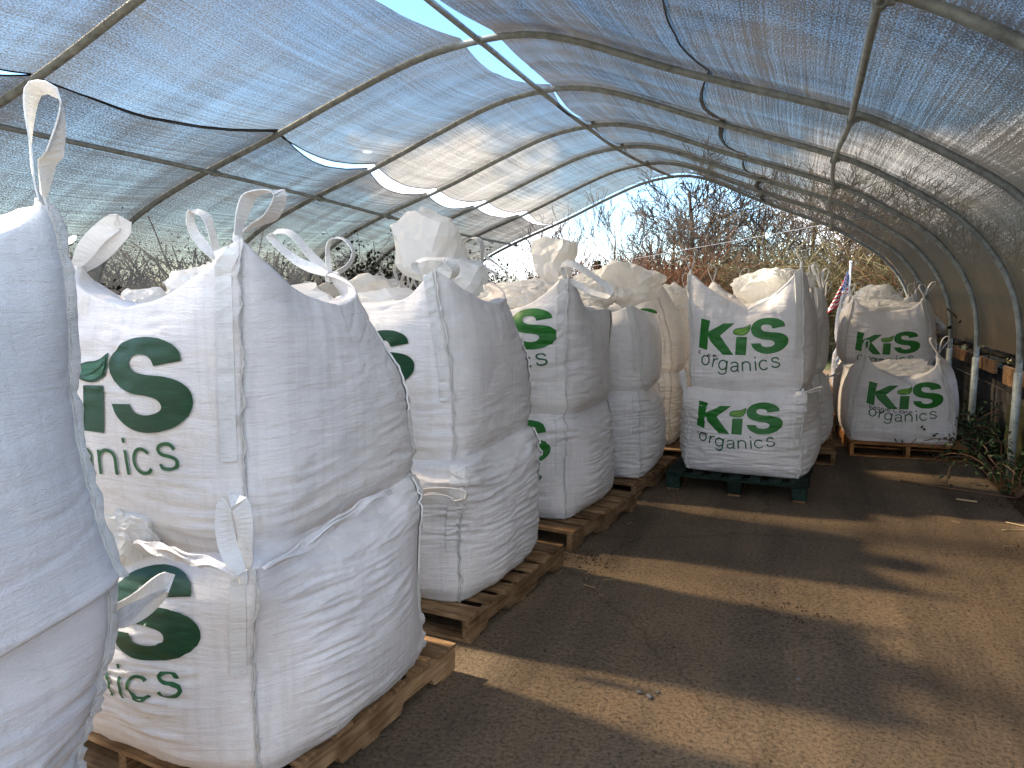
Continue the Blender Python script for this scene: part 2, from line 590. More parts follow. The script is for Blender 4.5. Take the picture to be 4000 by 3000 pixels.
def soilmat(name, a, bcol, sc=20):
    m, t, b = mat(name, a, .95, .1)
    n = noise_of(t, sc, 8, .7)
    r = ramp(t, n.outputs['Fac'], [(.3, bcol), (.65, a)])
    t.links.new(r.outputs['Color'], b.inputs['Base Color'])
    bump(t, b, n.outputs['Fac'], .8, .03)
    return m
M['soil'] = soilmat('leaf_litter_soil', (.10, .062, .032), (.025, .018, .011), 30)
M['field'] = soilmat('rough_field', (.07, .08, .035), (.045, .04, .025), .8)
M['moss'] = soilmat('mossy_concrete', (.075, .075, .028), (.040, .040, .030), 12)
M['concrete'] = soilmat('dark_concrete', (.12, .12, .115), (.07, .07, .065), 9)
def vary(name, a, bcol, rough=.8, spec=.2, sc=3):
    m, t, b = mat(name, a, rough, spec)
    n = noise_of(t, sc, 3, .6)
    r = ramp(t, n.outputs['Fac'], [(.35, bcol), (.65, a)])
    t.links.new(r.outputs['Color'], b.inputs['Base Color'])
    return m
M['bark'] = vary('grey_bark', (.19, .145, .10), (.09, .065, .045))
M['bark_dark'] = vary('dark_bark', (.095, .070, .048), (.045, .033, .024))
M['twig_red'] = vary('red_brown_twigs', (.20, .085, .040), (.10, .05, .028))
M['twig_olive'] = vary('olive_mossy_twigs', (.21, .175, .10), (.13, .105, .04))
M['leaf'] = vary('bramble_leaf', (.045, .085, .022), (.018, .035, .010), .5, .4, 8)
M['leaf_dark'] = vary('dark_shrub_leaf', (.022, .030, .014), (.010, .012, .008), .6, .2, 8)
M['conifer'] = vary('conifer_needles', (.030, .048, .022), (.012, .02, .010), .8, .1, 5)
M['straw'] = mat('dry_straw', (.50, .38, .22), .8)[0]
M['stem'] = mat('dead_stem', (.17, .10, .06), .8)[0]
M['stone'] = vary('stone', (.18, .17, .16), (.08, .075, .07), .8, .2, 30)
M['white'] = mat('white_plastic_pipe', (.78, .80, .82), .3, .5)[0]
M['wire'] = mat('grey_wire', (.45, .45, .45), .4, .5)[0]

# ================================================================== SETTING
def sheet(name, x0, x1, y0, y1, z, mt, label_kind='structure', nx=2, ny=2, amp=0):
    xs = np.linspace(x0, x1, nx)
    ys = np.linspace(y0, y1, ny)
    X, Y = np.meshgrid(xs, ys)
    Z = np.full_like(X, z)
    if amp: Z = Z + amp * fbm(X * .8, Y * .8, 0, 3)
    V = np.stack([X, Y, Z], -1).reshape(-1, 3)
    o = mk(name, V, gridfaces(ny, nx), mt)
    tag(o, kind=label_kind)
    return o
sheet('ground', -300, 300, -200, 500, -.03, M['field'])
g = sheet('asphalt_floor', -6.6, 1.62, -8, 17.5, .0, M['asphalt'], nx=120, ny=300, amp=.006)
g['label'] = 'dark worn asphalt floor with sunlit patches under the tunnel'
g = sheet('soil_verge', 1.55, 3.4, -8, 17.5, .004, M['soil'], nx=40, ny=300, amp=.02)

# ------------------------------------------------------------------ hoop tunnel
PX = np.array([(-6.95,-.02),(-6.95,.6),(-6.95,1.2),(-6.88,1.7),(-6.62,2.12),(-6.2,2.42),(-5.5,2.72),(-4.53,3.06),(-3.8,3.35),(-3.17,3.58),
               (-2.7,3.67),(-2.26,3.68),(-1.78,3.57),(-.93,3.25),(.18,2.86),(.56,2.68),(1.12,2.33),(1.37,2.09),(1.56,1.81),(1.68,1.48),(1.72,1.1),(1.72,.6),(1.72,-.02)])
HY = [1.75, 3.52, 5.65, 7.44, 9.15, 10.7, 12.5, 14.5]  # near end stops short out of view, opened to let in fill light
RDZ = {5.65: -.06, 10.7: .02, 12.5: .08, 14.5: .16}
RDX = {5.65: .12, 14.5: .12, 12.5: .03}
def catmull(P, k=8):
    P = np.asarray(P, float)
    Q = np.vstack([2 * P[0] - P[1], P, 2 * P[-1] - P[-2]])
    o = []
    for i in range(1, len(Q) - 2):
        for j in range(k):
            t = j / k
            a, b_, c, d = Q[i - 1], Q[i], Q[i + 1], Q[i + 2]
            o.append(.5 * ((2 * b_) + (-a + c) * t + (2 * a - 5 * b_ + 4 * c - d) * t * t + (-a + 3 * b_ - 3 * c + d) * t ** 3))
    o.append(Q[-2])
    return np.array(o)
def resample(P, n):
    d = np.r_[0, np.cumsum(np.linalg.norm(np.diff(P, axis=0), axis=1))]
    s = np.linspace(0, d[-1], n)
    return np.stack([np.interp(s, d, P[:, k]) for k in range(P.shape[1])], -1)
NP = 241
HP = []
for y in HY:
    P = catmull(PX)
    w = np.exp(-((P[:, 0] + 2.4) / 2.2) ** 2)
    P[:, 1] += RDZ.get(y, 0) * w
    P[:, 0] += RDX.get(y, 0) * np.exp(-((P[:, 0] + 2.4) / 1.2) ** 2)
    HP.append(resample(P, NP))
HP = np.array(HP)
tunnel = thing('hoop_tunnel', (-2.6, 7.4, 0), 'long tunnel of galvanised steel hoops covered in grey shade netting', 'shade tunnel')
off = Vector((2.6, -7.4, 0))
def tmk(name, V, F, mt, parent=None, smooth=True, uv=None):
    return mk(name, np.asarray(V) + np.array(off), F, mt, parent or tunnel, smooth, uv)
for k, y in enumerate(HY):
    mb = MB()
    P = [Vector((p[0], y, p[1])) + off for p in HP[k][::3]]
    mb.tube(P, .027, 12)
    # larger ground sleeve on the right and left foot
    h = mb.build('hoop', M['steel'], tunnel, True)
    for sx in (-6.95, 1.72):
        sv = MB()
        sv.tube([Vector((sx, y, -.02)) + off, Vector((sx, y, .95)) + off], .034, 12)
        sv.build('ground_sleeve', M['zinc'], h, True)
def X_at(k, x, right=None):
    P = HP[k]
    i = int(np.argmin(np.abs(P[:, 0] - x) + (P[:, 1] < 1.9) * 5))
    return Vector((P[i, 0], HY[k], P[i, 1]))
def nrm_in(k, x):
    P = HP[k]
    i = int(np.argmin(np.abs(P[:, 0] - x) + (P[:, 1] < 1.9) * 5))
    i = min(max(i, 2), NP - 3)
    tt = P[i + 2] - P[i - 2]
    tt /= np.linalg.norm(tt)
    return Vector((tt[1], 0, -tt[0]))
for name, xs, inset in (('ridge_purlin', {5.65: -2.5, 7.44: -2.6, 9.15: -2.6, 10.7: -2.6, 12.5: -2.55, 14.5: -2.45}, -.0),
                        ('right_purlin', {7.44: .19, 9.15: .23, 10.7: .27, 12.5: .33, 14.5: .4}, .045),
                        ('left_purlin', {5.65: -5.26, 7.44: -5.36, 9.15: -5.46, 10.7: -5.55, 12.5: -5.62, 14.5: -5.65}, .045)):
    base = {'ridge_purlin': -2.55, 'right_purlin': .26, 'left_purlin': -5.24}[name]
    P, cl = [], []
    for k, y in enumerate(HY):
        x = xs.get(y, base)
        p = X_at(k, x) + nrm_in(k, x) * inset
        P.append(p + off)
        cl.append(p + off)
    Q = catmull([tuple(p) for p in P], 6)
    rr = random.Random(3)
    Q[:, 0] += .008 * vn(Q[:, 1] * .9, 0, 0, 4)
    mb = MB()
    mb.tube([Vector(q) for q in Q], .020 if name != 'ridge_purlin' else .024, 10)
    o = mb.build('purlin', M['steel'], tunnel, True)
    for p in cl:
        cb = MB()
        cb.tube([p + Vector((0, -.03, -.0)), p + Vector((0, .03, 0))], .031, 10)
        if inset:
            cb.box(p + Vector((.03, 0, .0)), (.05, .03, .03))
            cb.tube([p + Vector((.045, 0, 0)), p + Vector((.075, 0, 0))], .008, 6)
        cb.build('clamp', M['steel'], o)

HYa = np.array(HY)
def surf(s, Y, outset=.040):
    """point on the cover at arc fraction s and tunnel position Y (arrays)"""
    s, Y = np.broadcast_arrays(s, Y)
    k = np.clip(np.searchsorted(HYa, Y, 'right') - 1, 0, len(HY) - 2)
    f = (Y - HYa[k]) / (HYa[k + 1] - HYa[k])
    u = np.clip(s, 0, 1) * (NP - 1)
    i = np.clip(np.floor(u).astype(int), 0, NP - 2)
    g_ = u - i
    def P(kk): return HP[kk, i] * (1 - g_)[..., None] + HP[kk, i + 1] * g_[..., None]
    p = P(k) * (1 - f)[..., None] + P(k + 1) * f[..., None]
    i0 = np.clip(i - 2, 0, NP - 1)
    i1 = np.clip(i + 3, 0, NP - 1)
    t_ = HP[k, i1] - HP[k, i0]
    t_ = t_ / np.linalg.norm(t_, axis=-1, keepdims=True)
    n = np.stack([-t_[..., 1], t_[..., 0]], -1)         # outward
    roof = sst(.13, .2, s) * (1 - sst(.80, .87, s))
    sag = -.055 * np.sin(np.pi * f) ** .8 * (.3 + roof)
    wr = .010 * fbm(Y * 3, s * 40, 0, 5) * np.sin(np.pi * f) ** .5
    d = outset + sag + wr + .004
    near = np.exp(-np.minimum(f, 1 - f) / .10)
    q = np.stack([p[..., 0] + n[..., 0] * d, Y, p[..., 1] + n[..., 1] * d], -1)
    return q, near, f
def s_at(k, x): 
    P = HP[k]
    return float(np.argmin(np.abs(P[:, 0] - x) + (P[:, 1] < 1.9) * 5)) / (NP - 1)
def edge(tab, sag, base):
    """tab: X of a cloth edge at each hoop -> function of Y giving arc fraction"""
    sv_ = np.array([s_at(k, tab.get(y, base)) for k, y in enumerate(HY)])
    def f_(Y):
        k = np.clip(np.searchsorted(HYa, Y, 'right') - 1, 0, len(HY) - 2)
        f = (Y - HYa[k]) / (HYa[k + 1] - HYa[k])
        sg = np.array([sag.get(HY[j], sag[None]) for j in k])
        return sv_[k] * (1 - f) + sv_[k + 1] * f - sg * np.sin(np.pi * f)
    return f_
def panel(e0, e1, mt, n, name='shade_net', ny=14, outset=.04, y1=None, seed=0, cord0=False, cord1=False):
    Y = []
    for k in range(len(HY) - 1):
        Y += list(np.linspace(HY[k], HY[k + 1], ny, endpoint=False))
    Y.append(HY[-1])
    Y = np.array(Y)
    t_ = np.linspace(0, 1, n)
    a = e0(Y)[:, None]
    b_ = e1(Y)[:, None]
    s_ = a + (b_ - a) * t_[None, :]
    q, near, f = surf(s_, Y[:, None] + 0 * s_, outset)
    uv = np.stack([np.broadcast_to(Y[:, None], s_.shape), s_ * 13.3], -1).reshape(-1, 2)
    o = tmk(name, q.reshape(-1, 3), gridfaces(len(Y), n), mt, uv=uv)
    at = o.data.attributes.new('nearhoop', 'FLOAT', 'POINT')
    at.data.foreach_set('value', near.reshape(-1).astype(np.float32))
    for fl, col in ((cord0, 0), (cord1, n - 1)):
        if fl:
            mb = MB()
            mb.tube([Vector(v) + off + Vector((0, 0, -.004)) for v in q[:, col]], .006, 5)
            mb.build('hem_cord', M['cord'], o)
    return o
c0 = lambda Y: np.full_like(Y, 0.0)
c1 = lambda Y: np.full_like(Y, 1.0)
lowL = edge({1.75: -4.84, 3.52: -4.76, 5.65: -4.50, 7.44: -4.67, 9.15: -4.83, 10.7: -4.82, 12.5: -4.76, 14.5: -4.84}, {None: .010, 3.52: .0068, 5.65: .011, 7.44: .011, 9.15: .009, 10.7: .007, 12.5: .004}, -4.72)
upL = edge({.1: -4.7, 1.75: -4.6, 3.52: -4.72, 5.65: -4.545, 7.44: -4.56, 9.15: -4.70, 10.7: -4.62, 12.5: -4.64, 14.5: -4.82}, {None: .004, 3.52: .0078, 5.65: .006, 7.44: .007, 9.15: .006, 10.7: .006, 12.5: .004}, -4.6)
rgL = edge({3.52: -2.86, 5.65: -2.66}, {None: .006, 3.52: .004, 5.65: .010}, -2.52)
rgR = edge({3.52: -2.5, 5.65: -2.40, 7.44: -2.52}, {None: .001, 5.65: -.004}, -2.55)
smR = edge({3.52: -.67, 5.65: -.72, 7.44: -.80, 9.15: -.73, 10.7: -.6}, {None: .008}, -.65)
smR2 = edge({3.52: -.685, 5.65: -.735, 7.44: -.815, 9.15: -.745, 10.7: -.615}, {None: .008}, -.665)
midR = lambda Y: np.full_like(Y, .795)
botR = lambda Y: np.full_like(Y, .916)
def hv(x, k=4): return s_at(k, x) * 13.3
def hz(z, k=4):
    P = HP[k]
    i = int(np.argmin(np.abs(P[:, 1] - z) + (P[:, 0] > -5) * 9))
    return i / (NP - 1) * 13.3
add_holes(M['net_left_low'], [(5.2, hz(2.14), .045, .07), (5.0, hz(2.10), .02, .03), (5.36, hz(2.25), .02, .015), (4.93, hz(2.07), .03, .02)])
add_holes(M['net_left'], [(6.95, hv(-4.40), .11, .022)])
add_holes(M['net_right'], [(6.85, hv(-.69), .05, .045), (13.2, hv(-1.9), .06, .03), (13.9, hv(-2.1), .12, .03)])
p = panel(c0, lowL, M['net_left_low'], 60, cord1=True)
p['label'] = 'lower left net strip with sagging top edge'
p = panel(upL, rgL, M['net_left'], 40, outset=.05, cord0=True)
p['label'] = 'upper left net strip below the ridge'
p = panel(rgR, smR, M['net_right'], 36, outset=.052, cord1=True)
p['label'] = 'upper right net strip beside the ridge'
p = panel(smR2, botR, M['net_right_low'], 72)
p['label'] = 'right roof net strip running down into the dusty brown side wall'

# ================================================================== BULK BAGS
CN = {'FL': (-1, -1), 'FR': (1, -1), 'BR': (1, 1), 'BL': (-1, 1)}
def bag_grid(c, res=1.0):
    """grid of points of one bag body, local to the bag's base centre"""
    a0, b0, h = c['w'] / 2, c['d'] / 2, c['h']
    nu = int(216 * res) // 8 * 8
    ns, ntp = int((112 if c.get('lower') else 90) * res), int(48 * res)
    seed = c.get('seed', 1)
    lower = c.get('lower', False)
    th = np.linspace(0, 2 * np.pi, nu, endpoint=False)
    # crowd the samples towards the corners
    th = th - .10 * np.sin(4 * th - np.pi) * -1 * .8 * .5
    ct, stt = np.cos(th), np.sin(th)
    def ring(n):
        r = (np.abs(ct) ** n + np.abs(stt) ** n) ** (-1 / n)
        return r * ct, r * stt
    corner = np.abs(np.sin(2 * th)) ** 4
    rows = []
    kind = []
    bulge = c.get('bulge', .06)
    edge_k = c.get('edge', .93)
    for q in (0.02, .35, .7, .93):
        rx, ry = ring(8)
        rows.append((rx * q * edge_k, ry * q * edge_k, 0 * th, 0 * th, 0 * th))
        kind.append(('b', q))
    for i in range(ns + 1):
        t_ = i / ns
        n = 8 - 3.2 * math.sin(math.pi * min(1, t_ * 1.05)) + (0 if t_ < .8 else -(t_ - .8) * 4)
        rx, ry = ring(n)
        prof = edge_k + (1 - edge_k) * (sst(0, .16, t_) if not lower else math.sin(math.pi / 2 * min(1, t_ / .14)))
        bl = bulge * (math.sin(math.pi * min(1, max(0, t_)) ** (.85 if not lower else .82)) ** (.8 if not lower else .62))
        sh = c.get('shoulder', .10) * sst(.80, 1.0, t_) ** 1.6
        k = prof + bl * (1 - .80 * corner) - sh * (1 - .75 * corner)
        zz = t_ * (1 - .0 * corner)
        if lower:
            zz = t_ - .02 * (1 - corner) * math.sin(math.pi * t_)
        # rounded shoulder: last part of the wall leans over
        rows.append((rx * k, ry * k, zz + 0 * th, np.full_like(th, t_), 0 * th))
        kind.append(('s', t_))
    kk = k
    tc_ = c.get('topz', h - .02)
    for i in range(1, ntp + 1):
        q = i / ntp
        rx, ry = ring(4.6 - 2.4 * q)
        r_ = (1 - q) ** .9 * kk if i < ntp else .004
        rows.append((rx * r_, ry * r_, np.full_like(th, 1.0), np.full_like(th, 1.0), np.full_like(th, q)))
        kind.append(('t', q))
    A = np.array(rows)                    # rows, 5, nu
    X, Y, T, TS, Q = A[:, 0] * a0, A[:, 1] * b0, A[:, 2], A[:, 3], A[:, 4]
    Z = T * h
    dome = np.sin(np.clip(T, 0, 1) * 0 + np.clip(Q, 0, 1) * np.pi / 2)
    Z = np.where(Q > 0, h + (tc_ - h) * sst(0, .7, Q) + .022 * np.sin(np.pi * np.clip(Q * 3, 0, 1)), Z)
    tilt = c.get('tilt', (0, 0))
    ttop = T ** 1.5
    Z = Z + (tilt[0] * X + tilt[1] * Y) * ttop
    bt = c.get('btilt', (0, 0))
    Z = Z + (bt[0] * X + bt[1] * Y) * (1 - T)
    X = X + c.get('lean', 0) * (1 - T) ** .8 * (X > 0)
    # shoulders sag between the corners
    ang = np.broadcast_to(th, X.shape)
    sagm = c.get('sag', .05)
    side_mid = 1 - np.abs(np.sin(2 * ang)) ** .8
    Z = Z - sagm * side_mid * sst(.7, 1, T) * (1 - sst(0, .6, Q))
    # corner ears pulled up to their knots
    for key, (sx, sy) in CN.items():
        pk = c.get('peaks', {}).get(key)
        if pk is None: continue
        sig = pk[3] if len(pk) > 3 else .24
        a_c = math.atan2(sy, sx)
        dth = np.abs((ang - a_c + np.pi) % (2 * np.pi) - np.pi)
        i_r = 4 + ns
        j = int(np.argmin(np.abs((th - a_c + np.pi) % (2 * np.pi) - np.pi)))
        base = np.array([X[i_r, j], Y[i_r, j], Z[i_r, j]])
        D = np.array(pk[:3]) - base
        wth = np.exp(-(dth / sig) ** 1.25)
        wv = np.where(Q > 0, np.exp(-(Q / .17) ** 1.0), sst(.42, 1.0, T) ** 1.35)
        X, Y, Z = X + D[0] * wth * wv, Y + D[1] * wth * wv, Z + D[2] * wth * wv
    P = np.stack([X, Y, Z], -1)
    # normals of the grid
    du = np.roll(P, -1, 1) - np.roll(P, 1, 1)
    dv = np.gradient(P, axis=0)
    Nn = np.cross(du, dv)
    Nn /= np.linalg.norm(Nn, axis=-1, keepdims=True) + 1e-9
    # ---- wrinkles
    side = (Q == 0) * sst(0, .05, T)
    U = np.cumsum(np.linalg.norm(du, axis=-1), 1) / 2
    cx, cy = np.cos(ang), np.sin(ang)
    big = fbm(cx * 1.7 + seed, cy * 1.7, Z * 2.3, seed, 2)
    wz = Z + .035 * np.cos(4 * ang) * (T - .5) + .02 * fbm(cx * 2, cy * 2, Z * 2, seed + 3, 2)
    fine = vn(cx * 3.2 + 9, cy * 3.2, wz * (46 if lower else 34), seed + 5)
    fine2 = 1 - 2 * np.abs(vn(cx * 7 + 3, cy * 7, wz * (95 if lower else 70), seed + 6))
    rid = 1 - 2 * np.abs(fine)
    amt = c.get('wr', .0120 if lower else .0052)
    mask = sst(-.35, .45, fbm(cx * 1.5 + 5, cy * 1.5, Z * 2.6, seed + 8, 2) + (.35 if lower else -.15 + .5 * (1 - T)))
    cornerw = .55 + .8 * np.abs(np.sin(2 * ang)) ** 3
    d = amt * mask * cornerw * (rid + .38 * fine2) * (1 - .5 * sst(.86, 1, T))
    d = d + .011 * big * side
    # diagonal drag creases running to the ears
    if not lower:
        drag = 1 - 2 * np.abs(vn(cx * 9 + Z * 3.5 * np.sign(np.sin(4 * ang)), cy * 9, Z * 3.0, seed + 11))
        d = d + .0035 * drag * sst(.45, .95, T) * (Q == 0)
        crease = np.exp(-(np.abs(fbm(cx * 1.4, cy * 1.4, Z * 5 + cx, seed + 21, 2)) / .035))
        d = d - .005 * crease * side
    # crumpled crown
    cr1 = 1 - 2 * np.abs(fbm(P[..., 0] * 6 + seed, P[..., 1] * 6, 0, seed + 14, 3))
    cr2 = 1 - 2 * np.abs(fbm(P[..., 0] * 15, P[..., 1] * 15 + seed, 0, seed + 15, 2))
    d = d * (1 - sst(0, .1, Q)) + (.030 * cr1 + .011 * cr2) * sst(.05, .35, Q) * c.get('crumple', 1)
    d = d * sst(0, .03, T + Q) 
    P = P + Nn * d[..., None]
    P[..., 2] = np.maximum(P[..., 2], -.02 if any(bt) else 0.0)
    return P, Nn, th, ns

def ribbon(mb, P, width, Wd, thick=.0016):
    """flat strap through points P, Wd = width directions"""
    V = []
    n = len(P)
    for i in range(n):
        p = Vector(P[i])
        t_ = (Vector(P[min(i + 1, n - 1)]) - Vector(P[max(i - 1, 0)])).normalized()
        w = Vector(Wd[i])
        w = (w - t_ * w.dot(t_)).normalized()
        nn = t_.cross(w)
        ww = width[i] if hasattr(width, '__len__') else width
        V += [p + w * ww / 2 + nn * thick, p - w * ww / 2 + nn * thick, p - w * ww / 2 - nn * thick, p + w * ww / 2 - nn * thick]
    F = []
    for i in range(n - 1):
        for k in range(4):
            F.append((i * 4 + k, i * 4 + (k + 1) % 4, (i + 1) * 4 + (k + 1) % 4, (i + 1) * 4 + k))
    F += [(3, 2, 1, 0), tuple((n - 1) * 4 + k for k in range(4))]
    mb.add(V, F)

def loop_pts(pts, width, wdir, off_, seed=0):
    o_ = np.array(off_)
    P = resample(catmull(np.array(pts) - o_, 6), 34)
    n = len(P)
    wd = Vector(wdir)
    Wd, ws = [], []
    for i in range(n):
        s = i / (n - 1)
        tw = .35 * math.sin(3.1 * s * math.pi + seed) 
        t_ = Vector(P[min(i + 1, n - 1)] - P[max(i - 1, 0)]).normalized()
        Wd.append(Matrix.Rotation(tw, 3, t_) @ wd)
        ws.append(width * (.55 + .45 * min(1, math.sin(math.pi * s) * 3)))
    mb = MB()
    ribbon(mb, P, ws, Wd)
    k = Vector(P[0]).lerp(Vector(P[-1]), .5)
    mb.tube([k + Vector((0, 0, z)) for z in (-.03, -.01, .008)], [.012, .015, .012], 8)
    return mb
def loop_strap(knot, tip, openv, ow, width=.042, seed=0, flat=0.0):
    """one lifting loop: a closed strap from the knot up to the tip and back"""
    k, tp = Vector(knot), Vector(tip)
    ax = tp - k
    ov = Vector(openv).normalized()
    rr = random.Random(seed)
    n = 30
    P, Wd, ws = [], [], []
    pl = ax.cross(ov).normalized()
    b1, b2 = rr.uniform(-.12, .12), rr.uniform(-.25, .25)
    for i in range(n + 1):
        s = i / n
        f = math.sin(math.pi * s) ** .75
        g = -math.sin(2 * math.pi * s) * (.55 + .45 * abs(math.cos(math.pi * s))) 
        if abs(g) > 0: g = math.copysign(abs(g) ** .85, g)
        p = k + ax * f * (1 - .06 * rr.random() * 0) + ov * ow * g * .62 * (.35 + .65 * f) + pl * (b1 * math.sin(math.pi * s) * ax.length * .5)
        P.append(p)
        tw = b2 + (s - .5) * .6 + .15 * math.sin(5 * s + seed)
        Wd.append((pl * math.cos(tw) + ov * math.sin(tw) * .6))
        ws.append(width * (.62 + .38 * min(1, math.sin(math.pi * s) * 2.2)))
    mb = MB()
    ribbon(mb, P, ws, Wd)
    # gathered neck of the strap around the knot
    r_ = [Vector(k) + Vector((0, 0, z)) for z in (-.035, -.012, .012, .03)]
    mb.tube(r_, [.010, .014, .012, .008], 8)
    return mb

def blob(center, size, seed, flare=.3, tie=True, rag=.10, sub=4):
    """crumpled bunch of thin plastic liner with sharp folds, tied near its foot"""
    rr = np.random.RandomState(seed)
    sd = rr.normal(size=(26, 3))
    sd /= np.linalg.norm(sd, axis=1, keepdims=True)
    rk = rr.uniform(.80, 1.15, 26)
    bm = bmesh.new()
    bmesh.ops.create_icosphere(bm, subdivisions=sub, radius=1)
    D = np.array([tuple(v.co) for v in bm.verts])
    # jitter the directions so that the folds do not follow the sphere's grid
    D = D + rr.normal(scale=.035, size=D.shape)
    D /= np.linalg.norm(D, axis=1, keepdims=True)
    r_ = 1 / np.maximum((D @ sd.T / rk).max(-1), .6)
    big = np.abs(fbm(D[:, 0] * 1.9 + seed, D[:, 1] * 1.9, D[:, 2] * 1.6, seed, 1))
    r_ = r_ * (1 + rag * 2.4 * (.45 - big)) * (1 + rag * rr.uniform(-.55, .55, len(D)))
    P = D * r_[:, None]
    for v, p in zip(bm.verts, P): v.co = Vector(p)
    bmesh.ops.subdivide_edges(bm, edges=bm.edges[:], cuts=1, use_grid_fill=False)
    P = np.array([tuple(v.co) for v in bm.verts])
    n0 = len(D)
    k = np.ones(len(P))
    k[n0:] += rr.uniform(-.022, .022, len(P) - n0) * rag / .1 * .7
    P = P * k[:, None]
    zt = P[:, 2]
    ph = np.arctan2(P[:, 1], P[:, 0])
    if tie:
        kf = .40 + .60 * sst(-1.0, -.35, zt) + flare * sst(0, 1, zt) * .5
        pleat = 1 + .12 * np.sin(ph * 9 + seed) * (1 - sst(-.7, .4, zt))
        P[:, 0] *= kf * pleat
        P[:, 1] *= kf * pleat
    P = P * np.array(size) / 2 + np.array(center)
    F = [tuple(v.index for v in f.verts) for f in bm.faces]
    bm.free()
    return P, F

# ------------------------------------------------------------------ lettering
def lcat(P, k=6, closed=False): 
    P = np.asarray(P, float)
    if closed:
        Q = np.vstack([P[-1], P, P[0], P[1]])
    else:
        Q = np.vstack([2 * P[0] - P[1], P, 2 * P[-1] - P[-2]])
    o = []
    for i in range(1, len(Q) - 2):
        for j in range(k):
            t = j / k
            a, b_, c, d = Q[i - 1], Q[i], Q[i + 1], Q[i + 2]
            o.append(.5 * ((2 * b_) + (-a + c) * t + (2 * a - 5 * b_ + 4 * c - d) * t * t + (-a + 3 * b_ - 3 * c + d) * t ** 3))
    if not closed: o.append(Q[-2])
    return np.array(o)
def S_outline():
    seg1 = [(1195,515),(1178,450),(1120,400),(1020,373),(900,375),(790,410),(710,480),(680,570),(700,660),(760,720),(860,755),(960,765),(1025,785),(1050,830),(1015,875),(940,895),(870,880),(835,828)]
    seg2 = [(690,838),(720,910),(780,970),(870,1008),(980,1010),(1100,975),(1190,910),(1243,820),(1240,720),(1180,655),(1080,628),(960,622),(880,608),(838,568),(842,520),(885,492),(950,492),(990,515),(1008,560)]
    A = np.vstack([lcat(seg1), lcat(seg2)])
    A = (A - [680, 372]) / [570, 640]
    return A * [372, 380] + [920, 965]
LOGO = {   # outlines in a 917 wide box, y down
    'K': np.array([(400,978),(497,1003),(478,1125),(640,1030),(752,1027),(605,1165),(752,1371),(640,1370),(510,1235),(478,1175),(472,1328),(378,1300)], float),
    'i': np.array([(775,1175),(885,1170),(880,1368),(770,1368)], float),
    'S': S_outline(),
}
LEAF_OUT = lcat([(738,1128),(748,1098),(790,1078),(850,1068),(890,1050),(914,1034),(914,1070),(905,1108),(880,1140),(835,1158),(785,1156),(752,1146)], 5, True)
LEAF_IN = lcat([(748,1126),(758,1104),(795,1086),(852,1077),(888,1061),(904,1050),(903,1075),(894,1104),(872,1131),(832,1149),(788,1147),(758,1138)], 5, True)
def arc(cx, cy, rx, ry, a0, a1, n=22):
    return [(cx + rx * math.cos(R(a)), cy - ry * math.sin(R(a))) for a in np.linspace(a0, a1, n)]
def organics():
    """thin strokes of the second line of print (y down), same box as LOGO"""
    st = []
    st.append((arc(458, 1440, 40, 52, 0, 360, 40), 15))                       # O
    def tr(pts, x, y, rot, sc=1.0):
        c_, s_ = math.cos(R(rot)), math.sin(R(rot))
        return [(x + sc * (p[0] * c_ + p[1] * s_), y + sc * (-p[0] * s_ + p[1] * c_)) for p in pts]
    # local letters: baseline y=0, x-height 100 (y negative is up)
    r_ = [[(0, 0), (0, -98)], arc(42, -48, 42, 48, 180, 82, 14)]
    a_ = [arc(42, -70, 34, 27, 165, 10, 12) + [(76, -45), (76, -14), (84, -1), (92, -2)], [(76, -58), (50, -54), (20, -46), (6, -26), (18, -5), (42, 0), (64, -8), (76, -30)]]
    n_ = [[(0, 0), (0, -98)], arc(38, -60, 38, 38, 180, 0, 16) + [(76, 0)]]
    i_ = [[(0, 0), (0, -98)], [(0, -128), (0, -146)]]
    c_ = [arc(44, -49, 42, 49, 38, 322, 26)]
    s_ = [lcat([(70, -76), (58, -94), (34, -99), (10, -90), (6, -72), (20, -58), (46, -50), (68, -38), (72, -20), (58, -4), (34, 0), (10, -6), (2, -24)], 4).tolist()]
    g_ = [arc(42, -49, 40, 49, 0, 360, 30), [(82, -96), (82, 20)] + arc(43, 20, 39, 30, 0, -165, 12)]
    for glyph, x, y, rot in ((r_, 535, 1512, -8), (g_, 598, 1530, -5), (a_, 722, 1548, -1), (n_, 852, 1543, 3), (i_, 988, 1530, 6), (c_, 1026, 1524, 9), (s_, 1148, 1492, 9)):
        for p in glyph: st.append((tr(p, x, y, rot, 1.04), 14.5))
    return st
